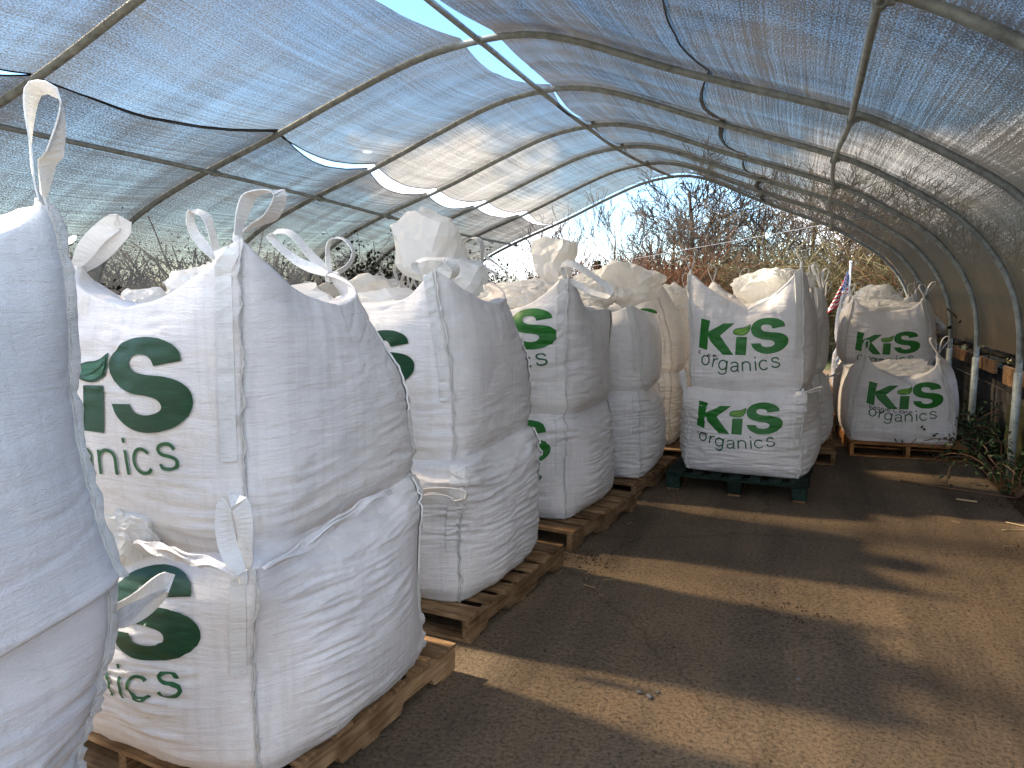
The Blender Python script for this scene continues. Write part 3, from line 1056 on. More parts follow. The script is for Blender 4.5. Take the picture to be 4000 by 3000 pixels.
def hand_word(word, x, y, sc, rot=0, gap=1.0):
    G = {
     'c': [arc(20, -20, 18, 20, 50, 310, 12)],
     'a': [arc(20, -18, 18, 18, 20, 370, 14) + [(40, 0)]],
     'm': [[(0, 0), (2, -36), (14, -38), (20, 0)], [(20, -20), (32, -38), (42, -30), (44, 0)]],
     'V': [[(0, -70), (14, 0), (34, -66)]],
     'e': [[(2, -18), (36, -22)] + arc(20, -20, 17, 19, 10, 320, 12)],
     'g': [arc(18, -18, 16, 18, 20, 370, 14) + [(34, 20), (18, 34), (2, 24)]],
     'i': [[(4, 0), (6, -34)], [(7, -50), (8, -54)]],
     'C': [arc(26, -34, 24, 34, 50, 310, 12)],
     'l': [[(4, 0), (8, -68)]],
     'o': [arc(18, -18, 17, 18, 0, 360, 14)],
     'n': [[(0, 0), (2, -36)], [(2, -24), (18, -38), (28, -26), (30, 0)]],
     ' ': [],
    }
    adv = {'i': 18, 'l': 18, 'm': 56, ' ': 26, 'C': 58, 'V': 40}
    st = []
    cx = 0
    c_, s_ = math.cos(R(rot)), math.sin(R(rot))
    for k, ch in enumerate(word):
        for p in G[ch]:
            st.append(([(x + sc * ((q[0] + cx) * c_ + q[1] * s_), y + sc * (-(q[0] + cx) * s_ + q[1] * c_)) for q in p], 9.0))
        cx += adv.get(ch, 44) * gap
    return st
def tri_fill(poly, h, holes=()):
    poly = np.asarray(poly, float)
    pts = [tuple(p) for p in poly]
    edges = [(i, (i + 1) % len(pts)) for i in range(len(pts))]
    mn, mx = poly.min(0), poly.max(0)
    n0 = len(pts)
    for x in np.arange(mn[0] + h * .37, mx[0], h):
        for y in np.arange(mn[1] + h * .41, mx[1], h):
            pts.append((x, y))
    r_ = delaunay_2d_cdt([Vector(p) for p in pts], edges, [list(range(n0))], 1, 1e-4)
    return [tuple(v) for v in r_[0]], [tuple(f) for f in r_[2]]
def stroke_fill(P, w):
    P = np.asarray(P, float)
    P = resample(P, max(4, int(np.linalg.norm(np.diff(P, axis=0), axis=1).sum() / 9)))
    t_ = np.gradient(P, axis=0)
    t_ /= np.linalg.norm(t_, axis=1, keepdims=True) + 1e-9
    n = np.stack([-t_[:, 1], t_[:, 0]], -1) * w / 2
    P[0] -= t_[0] * w * .15
    V = np.vstack([P + n, P - n])
    k = len(P)
    return [tuple(v) for v in V], [(i, i + 1, k + i + 1, k + i) for i in range(k - 1)]
def decal(name, shapes, mt, bvh, fx, z_of, parent, lift=.0040):
    """lay flat print shapes on the front face of a bag by casting them onto its cloth"""
    V, F = [], []
    for si, (vs, fs) in enumerate(shapes):
        o = len(V)
        for (x, y) in vs:
            X, Z = fx(x, y), z_of(x, y)
            hit, nn, idx, dist = bvh.ray_cast(Vector((X, -3, Z)), Vector((0, 1, 0)))
            if hit is None: hit, nn = Vector((X, -.45, Z)), Vector((0, -1, 0))
            if nn.y > 0: nn = -nn
            V.append(hit + nn * (lift + .0003 * (si % 5)))
        F += [tuple(i + o for i in f) for f in fs]
    return mk(name, V, F, mt, parent, True)

def ties(mb, p, r=.02):
    p = Vector(p)
    for k in range(3):
        mb.tube([p + Vector((r * math.cos(a), r * math.sin(a), (k - 1) * .006)) for a in np.linspace(0, 6.4, 14)], .003, 5)

def spin(v, a):
    c_, s_ = math.cos(a), math.sin(a)
    return (v[0] * c_ - v[1] * s_, v[0] * s_ + v[1] * c_) + tuple(v[2:])
def make_bag(loc, c, label, rz=0, group='white bulk bags stacked under the tunnel', res=1.0, logo=None, hand=None, ink_=None):
    if c.get('turn'):
        # knots and loops are given in world space: bring them into the turned bag's own frame
        rz = c['turn']
        c = dict(c)
        c['peaks'] = {k: spin(v, -R(rz)) for k, v in c.get('peaks', {}).items()}
        c['loops'] = [('pts', [tuple(np.add(spin(np.subtract(q, lp[4]), -R(rz)), lp[4])) for q in lp[1]], lp[2], spin(lp[3], -R(rz)), lp[4], lp[5]) if lp[0] == 'pts' else lp for lp in c.get('loops', [])]
    t = thing('bulk_bag', loc, label, 'bulk bag', group, R(rz))
    P, Nn, th, ns = bag_grid(c, res)
    nr, nu, _ = P.shape
    body = mk('bag_body', P.reshape(-1, 3), gridfaces(nr, nu, True), M[c.get('mat', 'fabric')], t)
    fine = res > .8
    i0, i1 = 4, 4 + ns
    rr = random.Random(c.get('seed', 1) * 7 + 1)
    show = c.get('seams', ('FL', 'FR', 'BR', 'BL'))
    for key in show:
        sx, sy = CN[key]
        a_c = math.atan2(sy, sx)
        j = int(np.argmin(np.abs((th - a_c + np.pi) % (2 * np.pi) - np.pi)))
        # stitched flange standing out of the corner, wavy
        fl = MB()
        rows = range(i0, i1 + 1, 1 if fine else 2)
        outd = Vector((sx, sy, 0)).normalized()
        V = []
        n_ = 0
        tang = Vector((-sy, sx, 0)).normalized()
        for i in rows:
            p = Vector(P[i, j])
            wv = c.get('wave', .006) * (vn(p.z * 22, c.get('seed', 1), 0, 31) + .5 * vn(p.z * 60, 3, 0, 32))
            e = .019 * (1 + .25 * float(vn(p.z * 35, 5, 0, 33)))
            q = p + outd * e + tang * float(wv) * 1.5
            V += [p - tang * .004 - outd * .004, q - tang * .0022, q + tang * .0022, p + tang * .004 - outd * .004]
            n_ += 1
        fl.add(V, [(i * 4 + k, i * 4 + k + 1, (i + 1) * 4 + k + 1, (i + 1) * 4 + k) for i in range(n_ - 1) for k in range(3)])
        f_o = fl.build('corner_seam', M['seam'], t, True)
        # stitches
        if fine:
            sb = MB()
            for i in range(i0 + 2, i1):
                for half in (0, .5):
                    a_ = Vector(P[i, j]).lerp(Vector(P[i + 1, j]), half)
                    a_ = a_ + outd * .006
                    for sd in (-1, 1):
                        sb.box(a_ + tang * sd * .0045, (.0035, .0035, .0028))
            sb.build('stitching', M['strap'], f_o)
        # webbing sewn beside the corner, from the knot to about half way down
        side = c.get('strapside', {}).get(key, -1)
        half = c.get('straplen', .42)
        rb = MB()
        Ps, Wd = [], []
        w_m = .046
        start = int(i0 + (i1 - i0) * half)
        step_ = 2 if fine else 3
        for i in list(range(start, i1, step_)) + [i1]:
            # walk sideways along the ring until w_m/2+ away from the corner
            d_, jj = 0, j
            while d_ < .028 and abs(jj - j) < nu // 6:
                j2 = (jj + side) % nu
                d_ += float(np.linalg.norm(P[i, j2] - P[i, jj]))
                jj = j2
            nn = Vector(Nn[i, jj])
            Ps.append(Vector(P[i, jj]) + nn * .0055)
            Wd.append(Vector(P[i, jj]) - Vector(P[i, j]))
        ribbon(rb, Ps, w_m, Wd, .0034)
        rb.build('webbing_strap', M['strap'], t, False)
    # lifting loops
    for lp in c.get('loops', []):
        lb = loop_pts(*lp[1:]) if lp[0] == 'pts' else loop_strap(*lp)
        lb.build('lifting_loop', M['strap'], t, False)
    for bl in c.get('liner', []):
        V, F = blob(*bl[0], **(bl[1] if len(bl) > 1 else {}))
        mk('plastic_liner', V, F, M['liner'], t, False)
    if logo:
        bvh = BVHTree.FromPolygons([tuple(v) for v in P.reshape(-1, 3)], gridfaces(nr, nu, True))
        x0, x1, zt, zb = logo
        kx = (x1 - x0) / 917.
        kz = (zt - zb) / 407.
        fx = lambda x, y: x0 + (x - 375) * kx
        fz = lambda x, y: zt - (y - 965) * kz
        hh = 14 if fine else 26
        ik = M[ink_ or 'ink']
        lo = decal('logo_print', [tri_fill(LOGO[k], hh) for k in 'KiS'], ik, bvh, fx, fz, t)
        decal('logo_leaf_outline', [tri_fill(LEAF_OUT, hh)], ik, bvh, fx, fz, lo)
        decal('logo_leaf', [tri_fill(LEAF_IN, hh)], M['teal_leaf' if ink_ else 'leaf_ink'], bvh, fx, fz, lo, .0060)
        decal('logo_leaf_vein', [stroke_fill(lcat([(762,1138),(800,1132),(845,1112),(880,1090),(898,1068)]), 6)], ik, bvh, fx, fz, lo, .008)
        decal('lettering', [stroke_fill(*s_) for s_ in organics()], M['ink_thin'], bvh, fx, fz, t)
        if hand:
            decal('handwriting', [stroke_fill(*s_) for s_ in hand], M['marker'], bvh, fx, fz, t, .007)
    return t

def pallet(loc, label, w=1.05, d=1.15, rz=0, mt='wood', style='stringer', cat='pallet', seed=0, group='pallets under the bulk bags', h=.135, bottom=None):
    """stringers run along local Y, deck boards along X"""
    t = thing('pallet', loc, label, cat, group, R(rz))
    rr = random.Random(seed)
    zt = h
    nb = 7
    y = -d / 2
    ws = [.135] + [rr.uniform(.085, .10) for _ in range(nb - 2)] + [.135]
    gap = (d - sum(ws)) / (nb - 1)
    for k in range(nb):
        mb = MB()
        ll = w - rr.uniform(0, .02)
        mb.box((rr.uniform(-.006, .006), 0, 0), (ll, ws[k], .018), 0, .0025, rr)
        o = mb.build('deck_board', M[mt], t, bevel=.0025)
        o.location = (0, y + ws[k] / 2, zt - .009 - rr.uniform(0, .002))
        o.rotation_euler.z = rr.uniform(-.008, .008)
        y += ws[k] + gap
    sh = h - .018 - .018 - .003
    if style == 'stringer':
        for x in (-w / 2 + .022, 0, w / 2 - .022):
            mb = MB()
            L_ = d - .01
            # side profile with two forklift notches
            nz_, dp_ = sh, .036
            pr = [(-L_/2, 0), (-.36*L_, 0), (-.34*L_, dp_), (-.17*L_, dp_), (-.15*L_, 0), (.15*L_, 0), (.17*L_, dp_), (.34*L_, dp_), (.36*L_, 0), (L_/2, 0), (L_/2, nz_), (.36*L_, nz_), (.34*L_, nz_), (.17*L_, nz_), (.15*L_, nz_), (-.15*L_, nz_), (-.17*L_, nz_), (-.34*L_, nz_), (-.36*L_, nz_), (-L_/2, nz_)]
            n = len(pr)
            V = [(x - .019, a, .0195 + b_) for a, b_ in pr] + [(x + .019, a, .0195 + b_) for a, b_ in pr]
            F = [(i, (i + 1) % n, n + (i + 1) % n, n + i) for i in range(n)]
            for a in range(9):
                F.append((a, a + 1, 18 - a, 19 - a)[::-1])
                F.append((n + a, n + a + 1, n + 18 - a, n + 19 - a))
            mb.add(V, F)
            o = mb.build('stringer', M[mt + '_y'], t)
    else:
        for x in (-w / 2 + .06, 0, w / 2 - .06):
            for yy in (-d / 2 + .06, 0, d / 2 - .06):
                mb = MB()
                mb.box((0, 0, 0), (.12, .11, sh - .020), 0, .002, rr)
                o = mb.build('block', M[mt], t, bevel=.004)
                o.location = (x, yy, .0195 + (sh - .020) / 2)
            mb = MB()
            mb.box((0, 0, 0), (.11, d - .004, .018), 0, .0015, rr)
            o = mb.build('stringer_board', M[mt + '_y'], t, bevel=.003)
            o.location = (x, 0, .0195 + sh - .0085)
    for k, yy in enumerate((-d / 2 + .06, -.0, d / 2 - .06)):
        mb = MB()
        mb.box((0, 0, 0), (w - .015, .095, .017), 0, .002, rr)
        o = mb.build('bottom_board', M[bottom or mt], t, bevel=.002)
        o.location = (0, yy, .010)
    return t

PH = .135
XF = Vector
def loc_pk(cx, cy, z0, **pk):
    """knots given in world space -> local to a bag standing at (cx, cy, z0)"""
    return {k: (v[0] - cx, v[1] - cy, v[2] - z0) + tuple(v[3:]) for k, v in pk.items()}
def L3(p, cx, cy, z0): return (p[0] - cx, p[1] - cy, p[2] - z0)


# lifting loops of the near bags, world coordinates
LP = {
 'Z_UP': [(-1.396, 1.03, 1.782), (-1.421, 1.036, 1.842), (-1.429, 1.042, 1.94), (-1.421, 1.048, 1.997), (-1.393, 1.054, 2.002), (-1.364, 1.06, 1.986), (-1.374, 1.066, 1.94), (-1.406, 1.072, 1.882), (-1.434, 1.078, 1.867), (-1.453, 1.084, 1.823), (-1.472, 1.09, 1.792)],
 'A_FL': [(-2.148, 1.7, 1.698), (-2.083, 1.71, 1.772), (-2.002, 1.72, 1.824), (-1.974, 1.73, 1.824), (-2.002, 1.74, 1.797), (-2.105, 1.75, 1.734), (-2.211, 1.76, 1.682)],
 'A_FR': [(-1.453, 1.64, 1.765), (-1.431, 1.649, 1.843), (-1.405, 1.657, 1.876), (-1.335, 1.666, 1.881), (-1.334, 1.674, 1.858), (-1.372, 1.683, 1.816), (-1.436, 1.691, 1.795), (-1.5, 1.7, 1.771)],
 'A_BL': [(-2.25, 2.4, 1.753), (-2.359, 2.41, 1.864), (-2.379, 2.42, 1.945), (-2.344, 2.43, 1.944), (-2.311, 2.44, 1.918), (-2.292, 2.45, 1.828), (-2.291, 2.46, 1.768)],
 'A_BR1': [(-1.761, 2.48, 1.686), (-1.912, 2.49, 1.743), (-2.031, 2.5, 1.828), (-2.042, 2.51, 1.857), (-1.958, 2.52, 1.853), (-1.861, 2.53, 1.755), (-1.79, 2.54, 1.688)],
 'A_BR2': [(-1.762, 2.5, 1.687), (-1.772, 2.507, 1.791), (-1.749, 2.513, 1.828), (-1.7, 2.52, 1.82), (-1.665, 2.527, 1.771), (-1.701, 2.533, 1.718), (-1.781, 2.54, 1.682)],
 'A_LOW': [(-1.398, 1.54, 0.85), (-1.448, 1.547, 0.917), (-1.464, 1.553, 1.012), (-1.444, 1.56, 1.038), (-1.415, 1.567, 1.03), (-1.409, 1.573, 0.953), (-1.423, 1.58, 0.832)],
 'Z_LOW': [(-1.423, 1.1, 0.889), (-1.435, 1.2, 0.892), (-1.456, 1.32, 0.892), (-1.459, 1.34, 0.877), (-1.462, 1.33, 0.854), (-1.431, 1.22, 0.862), (-1.406, 1.12, 0.881)],
 'B_FR': [(-1.661, 3.05, 1.701), (-1.695, 3.075, 1.744), (-1.65, 3.1, 1.77), (-1.562, 3.125, 1.765), (-1.522, 3.15, 1.727), (-1.559, 3.175, 1.681), (-1.667, 3.2, 1.687)],
 'B_BR': [(-1.715, 3.95, 1.683), (-1.847, 3.958, 1.812), (-1.868, 3.967, 1.901), (-1.812, 3.975, 1.934), (-1.757, 3.983, 1.907), (-1.756, 3.992, 1.786), (-1.736, 4.0, 1.695)],
 'B_LOW': [(-1.641, 2.93, 0.693), (-1.549, 2.925, 0.725), (-1.419, 2.92, 0.726), (-1.364, 2.915, 0.712), (-1.414, 2.91, 0.678), (-1.469, 2.905, 0.695), (-1.596, 2.9, 0.69)],
 'C_FR': [(-1.408, 4.5, 1.708), (-1.433, 4.508, 1.787), (-1.359, 4.517, 1.795), (-1.181, 4.525, 1.684), (-1.117, 4.533, 1.599), (-1.244, 4.542, 1.622), (-1.405, 4.55, 1.704)],
 'C_BL': [(-2.167, 5.35, 1.74), (-2.327, 5.362, 1.813), (-2.412, 5.375, 1.905), (-2.358, 5.388, 1.915), (-2.148, 5.4, 1.777)],
 'HEM_A': [(-1.862, 1.62, 0.858), (-1.697, 1.57, 0.869), (-1.551, 1.545, 0.869), (-1.437, 1.545, 0.858), (-1.403, 1.57, 0.841)],
 'HEM_A2': [(-1.375, 1.583, 0.851), (-1.375, 1.745, 0.855), (-1.375, 1.933, 0.881), (-1.375, 2.122, 0.901), (-1.375, 2.269, 0.904)],
}
def lpw(key, width, wdir, cx, cy, z0, seed=0): return ('pts', LP[key], width, wdir, (cx, cy, z0), seed)
GRP = 'white bulk bags in the front row beside the driving aisle'
# ---------- stack Z: nearest, cut by the left edge of the picture
cx, cy = -1.92, .66
pallet((cx + .02, cy, 0), 'wooden pallet under the nearest bag stack at the lower left corner', 1.15, 1.1, seed=1)
make_bag((cx, cy, PH), dict(w=.96, d=.96, h=.78, lower=True, bulge=.09, seed=11, topz=.78, sag=.03, straplen=.6, strapside={'BR': 1},
         peaks=loc_pk(cx, cy, PH, BR=(-1.40, 1.12, .98, .3))), 'lower bag of the nearest stack, cut off by the bottom left corner of the picture', group=GRP)
z0 = .91
make_bag((cx - .002, cy + .01, z0), dict(w=1.02, d=.98, h=.77, bulge=.07, edge=1.02, lean=.085, seed=12, sag=.02, topz=.80, btilt=(.04, .14), wave=.004, shoulder=.05, straplen=.5, strapside={'BR': 1}, wr=.0030,
         peaks=loc_pk(cx, cy, z0, BR=(-1.43, 1.06, 1.78, .20), FR=(-1.45, .25, 1.76)),
         loops=[lpw('Z_UP', .045, (-.6, .8, 0), cx, cy, z0),
                lpw('Z_LOW', .05, (.3, -.3, .9), cx, cy, z0)],
         liner=[(((-.05, 0, .80), (.5, .5, .18), 3),)]),
         'tall upper bag at the left edge of the picture with one long upright loop', group=GRP, rz=0)
# ---------- stack A: big bags with the largest logo
cx, cy = -1.88, 2.125
pallet((-1.96, 2.20, 0), 'pale pine pallet under the large stack nearest the camera with visible logo', 1.17, 1.14, rz=-5.5, seed=2)
A_low = make_bag((cx, cy, PH), dict(w=.97, d=.98, h=.73, lower=True, bulge=.20, seed=21, turn=-4, topz=.71, sag=.0, tilt=(0, .08), straplen=.50, strapside={'FR': -1},
         peaks=loc_pk(cx, cy, PH, FR=(-1.40, 1.60, .845, .2)),
         liner=[(((-.02, -.485, .735), (.26, .07, .15), 17), dict(tie=False, rag=.16))],
         loops=[lpw('A_LOW', .05, (.9, .35, 0), cx, cy, PH)]),
         'lower bag of the large near stack, with dark green S, behind the folded loop', group=GRP, logo=(-.46, .325, .655, .375), ink_='teal_ink')
z0 = .845
make_bag((cx, cy, z0), dict(w=.94, d=.95, h=.735, bulge=.07, seed=22, turn=-4, sag=.02, topz=.62, btilt=(0, .08), shoulder=.04, straplen=.42,
         peaks=loc_pk(cx, cy, z0, FR=(-1.46, 1.66, 1.755, .23), FL=(-2.19, 1.72, 1.70, .28), BR=(-1.76, 2.50, 1.69, .30), BL=(-2.30, 2.42, 1.74, .22)),
         loops=[lpw('A_FR', .045, (.35, .9, .3), cx, cy, z0, 1), lpw('A_FL', .055, (.6, .7, -.5), cx, cy, z0, 2), lpw('A_BL', .045, (.3, .9, 0), cx, cy, z0, 3),
                lpw('A_BR1', .045, (.2, .8, .5), cx, cy, z0, 4), lpw('A_BR2', .03, (.2, .9, 0), cx, cy, z0, 5)],
         liner=[(((-.28, .12, .76), (.30, .26, .24), 5), dict(flare=.1)), (((-.02, .10, .66), (.75, .62, .20), 6), dict(tie=False, rag=.12)), (((-.28, -.12, .66), (.34, .3, .22), 16), dict(tie=False, rag=.16))]),
         'big upper bag with the largest green S and a tall pointed near corner', group=GRP, logo=(-.52, .30, .635, .335), ink_='teal_ink')
for key in ('HEM_A', 'HEM_A2'):
    hb = MB()
    P_ = resample(catmull(np.array(LP[key]) - np.array((cx, cy, PH)), 6), 26)
    outd_ = Vector((0, -1, 0)) if key == 'HEM_A' else Vector((1, 0, 0))
    ribbon(hb, [Vector(p) + outd_ * .012 for p in P_], [.008 + .030 * math.sin(math.pi * i / 25) ** .5 * (1 + .25 * math.sin(i * 1.1)) for i in range(26)],
           [Vector((0, 0, 1)) + outd_ * (.5 * math.sin(i * .55)) for i in range(26)], .003)
    ribbon(hb, [Vector(p) + outd_ * .018 + Vector((0, 0, .008 * math.sin(i * .7))) for i, p in enumerate(P_)], [.004 + .016 * math.sin(math.pi * i / 25) ** .5 for i in range(26)],
           [Vector((0, 0, 1)) - outd_ * (.9 * math.sin(i * .4)) for i in range(26)], .003)
    o = hb.build('folded_hem', M['fabric'], A_low, False)
    o.rotation_euler.z = R(4)
# ---------- stack B
cx, cy = -1.87, 3.53
pallet((-1.90, 3.56, 0), 'wooden pallet with bare boards showing, second from the nearest visible logo stack', 1.17, 1.14, rz=-5, seed=3)
make_bag((cx, cy, PH), dict(w=.94, d=.96, h=.70, lower=True, bulge=.15, seed=31, turn=-4, topz=.68, sag=0, tilt=(0, .05), straplen=.40,
         peaks=loc_pk(cx, cy, PH, FR=(-1.42, 3.03, .82, .2)),
         loops=[lpw('B_LOW', .045, (.1, -.6, .8), cx, cy, PH)]),
         'lower bag of the second stack with a strap loop lying across it', group=GRP, logo=(-.45, .24, .66, .40), ink_='teal_ink')
z0 = .82
make_bag((cx, cy, z0), dict(w=.88, d=.94, h=.74, bulge=.04, seed=32, turn=-4, sag=.01, topz=.66, btilt=(0, .05), shoulder=.06, straplen=.42,
         peaks=loc_pk(cx, cy, z0, FR=(-1.60, 3.08, 1.72, .27), BR=(-1.70, 3.95, 1.67, .30), BL=(-2.3, 3.9, 1.62)),
         loops=[lpw('B_FR', .05, (.2, .8, .5), cx, cy, z0, 1), lpw('B_BR', .035, (.2, .9, 0), cx, cy, z0, 2)],
         liner=[(((-.02, .02, 1.02), (.31, .24, .40), 7), dict(flare=.30, rag=.10, sub=3)), (((.12, .08, .84), (.30, .28, .26), 8), dict(rag=.14, sub=3)), (((-.12, -.05, .68), (.66, .62, .20), 9), dict(tie=False, rag=.07))]),
         'upper bag of the second stack crowned by a tall blocky crumpled liner', group=GRP, logo=(-.49, .22, .62, .34), ink_='teal_ink')
# ---------- stack C
cx, cy = -1.81, 4.99
pallet((-1.78, 4.95, 0), 'wooden pallet of the third stack, its open end facing the camera', 1.17, 1.12, rz=-9, seed=4)
make_bag((cx, cy, PH), dict(w=.95, d=.96, h=.70, lower=True, bulge=.21, seed=41, turn=-4, topz=.68, sag=0, straplen=.45),
         'lower bag of the third stack with a bright green half S', group=GRP, logo=(-.32, .35, .655, .36))
z0 = .82
make_bag((cx, cy, z0), dict(w=.95, d=.94, h=.69, bulge=.10, seed=42, turn=-4, sag=.02, topz=.62, shoulder=.07, straplen=.42,
         peaks=loc_pk(cx, cy, z0, FR=(-1.42, 4.54, 1.73, .27), BR=(-1.34, 5.36, 1.50, .26), BL=(-2.2, 5.4, 1.68)),
         loops=[lpw('C_FR', .045, (.3, .5, .8), cx, cy, z0, 1), lpw('C_BL', .03, (.2, .9, .2), cx, cy, z0, 2)],
         liner=[(((.16, .03, 1.00), (.24, .20, .36), 11), dict(flare=.7, rag=.17, sub=3)), (((.02, .0, .76), (.56, .46, .26), 12), dict(rag=.12)), (((-.3, .0, .74), (.4, .5, .22), 13), dict(tie=False, rag=.14))]),
         'upper bag of the third stack with a split crumpled liner tuft and green S', group=GRP, logo=(-.40, .38, .70, .42))
# ---------- stack D
cx, cy = -1.64, 6.25
pallet((-1.70, 6.27, 0), 'wooden pallet of the fourth stack with a bright end board', 1.20, 1.14, rz=-7, seed=5)
make_bag((cx, cy, PH), dict(w=.94, d=.96, h=.70, lower=True, bulge=.21, seed=51, topz=.68, sag=0, straplen=.55, wr=.012),
         'lower grey shaded bag of the fourth stack with dense horizontal wrinkles', group=GRP, rz=2)
z0 = .82
make_bag((cx, cy, z0), dict(w=.94, d=.94, h=.62, bulge=.10, seed=52, sag=.02, topz=.62, shoulder=.12, straplen=.3,
         peaks=loc_pk(cx, cy, z0, FR=(-1.30, 5.85, 1.53, .3)),
         liner=[(((-.02, .05, .84), (.44, .36, .34), 14), dict(rag=.13)), (((.20, .1, .84), (.50, .40, .34), 15), dict(rag=.13)), (((-.2, .0, .68), (.5, .5, .3), 19), dict(tie=False, rag=.13))]),
         'upper bag of the fourth stack with a wide cream crumpled liner', group=GRP, rz=2)
# ---------- stack E
cx, cy = -1.62, 7.70
pallet((cx + .12, cy - .05, 0), 'wooden pallet of the fifth stack, partly behind the green pallet', 1.2, 1.14, seed=6)
make_bag((cx, cy, PH), dict(w=.94, d=.96, h=.70, lower=True, bulge=.08, seed=61, topz=.68, sag=0, straplen=.3, mat='fabric_cream'),
         'lower cream sunlit bag in the gap left of the central stack', group=GRP)
z0 = .82
make_bag((cx, cy, z0), dict(w=.94, d=.94, h=.66, bulge=.04, seed=62, sag=.03, topz=.60, shoulder=.1, straplen=.3, mat='fabric_cream',
         peaks=loc_pk(cx, cy, z0, FR=(-1.40, 7.25, 1.80, .34), BR=(-1.2, 8.1, 1.62)),
         loops=[(L3((-1.2, 8.1, 1.64), cx, cy, z0), L3((-1.19, 8.1, 1.84), cx, cy, z0), (1, 0, 0), .09, .03, 21)],
         liner=[(((-.1, .05, .82), (.34, .4, .34), 22), dict(rag=.13)), (((.28, .1, .72), (.46, .46, .30), 23), dict(rag=.15))]),
         'upper cream bag with a partial green curve left of the central stack', group=GRP, logo=(-.38, .32, .66, .38))
# ---------- stack G: central, faces the camera, green pallet
cx, cy, rg = -.40, 6.66, -3
pallet((-.44, 6.60, 0), 'dark green painted block pallet under the central logo stack', 1.10, 1.10, rz=87, mt='wood_green', style='block', seed=7, h=.155, bottom='wood_rail')
make_bag((cx, cy, .155), dict(w=.95, d=.96, h=.68, lower=True, bulge=.21, seed=71, topz=.66, sag=.0, straplen=.35, wr=.0085, edge=.96,
         peaks=loc_pk(cx, cy, .155, FL=(-.86, 6.19, .85, .2), FR=(.05, 6.16, .86, .2)),
         loops=[((-.47, -.48, .64), (-.50, -.52, .83), (.7, -.7, .0), .03, .045, 24), ((.44, -.49, .70), (.58, -.52, .745), (.1, -.2, 1), .03, .05, 25)]),
         'lower central bag with the full logo, standing on the green pallet', rz=rg, group=GRP, logo=(-.365, .305, .605, .345), hand=hand_word('cam', 395, 1408, .78, 0, 1.15))
z0 = .83
make_bag((cx, cy, z0), dict(w=.94, d=.94, h=.74, bulge=.08, seed=72, sag=.09, topz=.66, shoulder=.06, straplen=.40, wr=.0045,
         peaks={'FL': (-.46, -.45, .955, .26), 'FR': (.385, -.44, 1.00, .28), 'BL': (-.42, .42, .90), 'BR': (.40, .42, .92)},
         loops=[((-.46, -.45, .955), (-.47, -.45, 1.10), (1, 0, 0), .075, .026, 27), ((.385, -.44, 1.01), (.38, -.44, 1.12), (1, 0, 0), .075, .026, 28),
                ((-.42, .42, .88), (-.44, .42, 1.05), (1, 0, 0), .08, .028, 29), ((-.20, .42, .86), (-.13, .42, 1.02), (1, 0, .1), .08, .028, 30), ((.40, .42, .92), (.44, .42, 1.06), (1, 0, 0), .07, .028, 31)],
         liner=[(((.04, .12, .83), (.44, .36, .30), 32), dict(rag=.11)), (((.24, .15, .86), (.24, .22, .24), 33), dict(rag=.16, flare=.4))]),
         'upper central bag with the full logo and slack open top', rz=rg, group=GRP, logo=(-.375, .315, .60, .30), hand=[s_ for w_, x_, y_ in (('c', 380, 1368), ('a', 478, 1400), ('m', 540, 1402)) for s_ in hand_word(w_, x_, y_, .75)])
# ---------- G2 behind the central stack
cx, cy = -.27, 8.05
pallet((cx + .02, cy, 0), 'wooden pallet just behind the green one', 1.16, 1.1, seed=8)
make_bag((cx, cy, PH), dict(w=.95, d=.96, h=.72, lower=True, bulge=.21, seed=81, topz=.68, sag=0, straplen=.4,
         loops=[((.50, -.46, .70), (.60, -.52, .75), (.1, -.2, 1), .02, .04, 34)]),
         'lower bag right behind the central stack, only its right side showing', group=GRP, res=.7)
make_bag((cx, cy, .84), dict(w=.94, d=.94, h=.62, bulge=.07, seed=82, sag=.03, topz=.60, straplen=.4,
         peaks={'FR': (.40, -.42, .86, .34), 'BR': (.4, .4, .80), 'BL': (-.4, .4, .8)},
         loops=[((.40, -.42, .84), (.33, -.42, 1.06), (.8, .4, 0), .05, .05, 35), ((.42, -.38, .82), (.44, -.40, 1.02), (.8, .4, 0), .06, .05, 36), ((.46, .40, .74), (.50, .40, .92), (1, 0, 0), .05, .045, 37)],
         liner=[(((.18, .0, .70), (.5, .5, .26), 38),)]),
         'upper bag behind the central stack with a cluster of bunched loops', group=GRP, res=.7)
# ---------- S: single bag at the right, R stack behind it
pallet((.97, 8.62, 0), 'orange pine pallet at the right, open side facing the aisle', 1.06, 1.06, rz=4, mt='wood_orange', seed=9, h=.145)
cx, cy, rs = .93, 8.66, 3
make_bag((cx, cy, .145), dict(w=1.0, d=.98, h=.70, bulge=.09, seed=91, sag=.10, topz=.60, shoulder=.02, straplen=.35, wr=.006, edge=.96, lower=False,
         peaks={'FL': (-.36, -.46, .86, .22), 'FR': (.27, -.46, .89, .22), 'BR': (.44, .1, .72, .3)},
         loops=[((-.36, -.46, .86), (-.37, -.48, 1.02), (.9, .2, .3), .05, .032, 41), ((.27, -.46, .885), (.205, -.47, 1.05), (1, 0, 0), .05, .034, 42), ((.27, -.46, .885), (.335, -.47, 1.07), (1, 0, .1), .06, .034, 43)],
         liner=[(((0, .05, .66), (.6, .5, .24), 44), dict(tie=False))]),
         'single full bag on the orange pallet at the right', rz=rs, group='white bulk bags on the right side by the wall', logo=(-.345, .335, .62, .345), hand=hand_word('Veggie Clone', 410, 1385, 1.12, -6), res=1.0)
cx, cy = .90, 9.85
make_bag((cx, cy, .135), dict(w=.97, d=.97, h=.68, lower=True, bulge=.09, seed=95, sag=0, straplen=.3), 'lower bag at the right, mostly hidden behind the single bag', group='white bulk bags on the right side by the wall', res=.6)
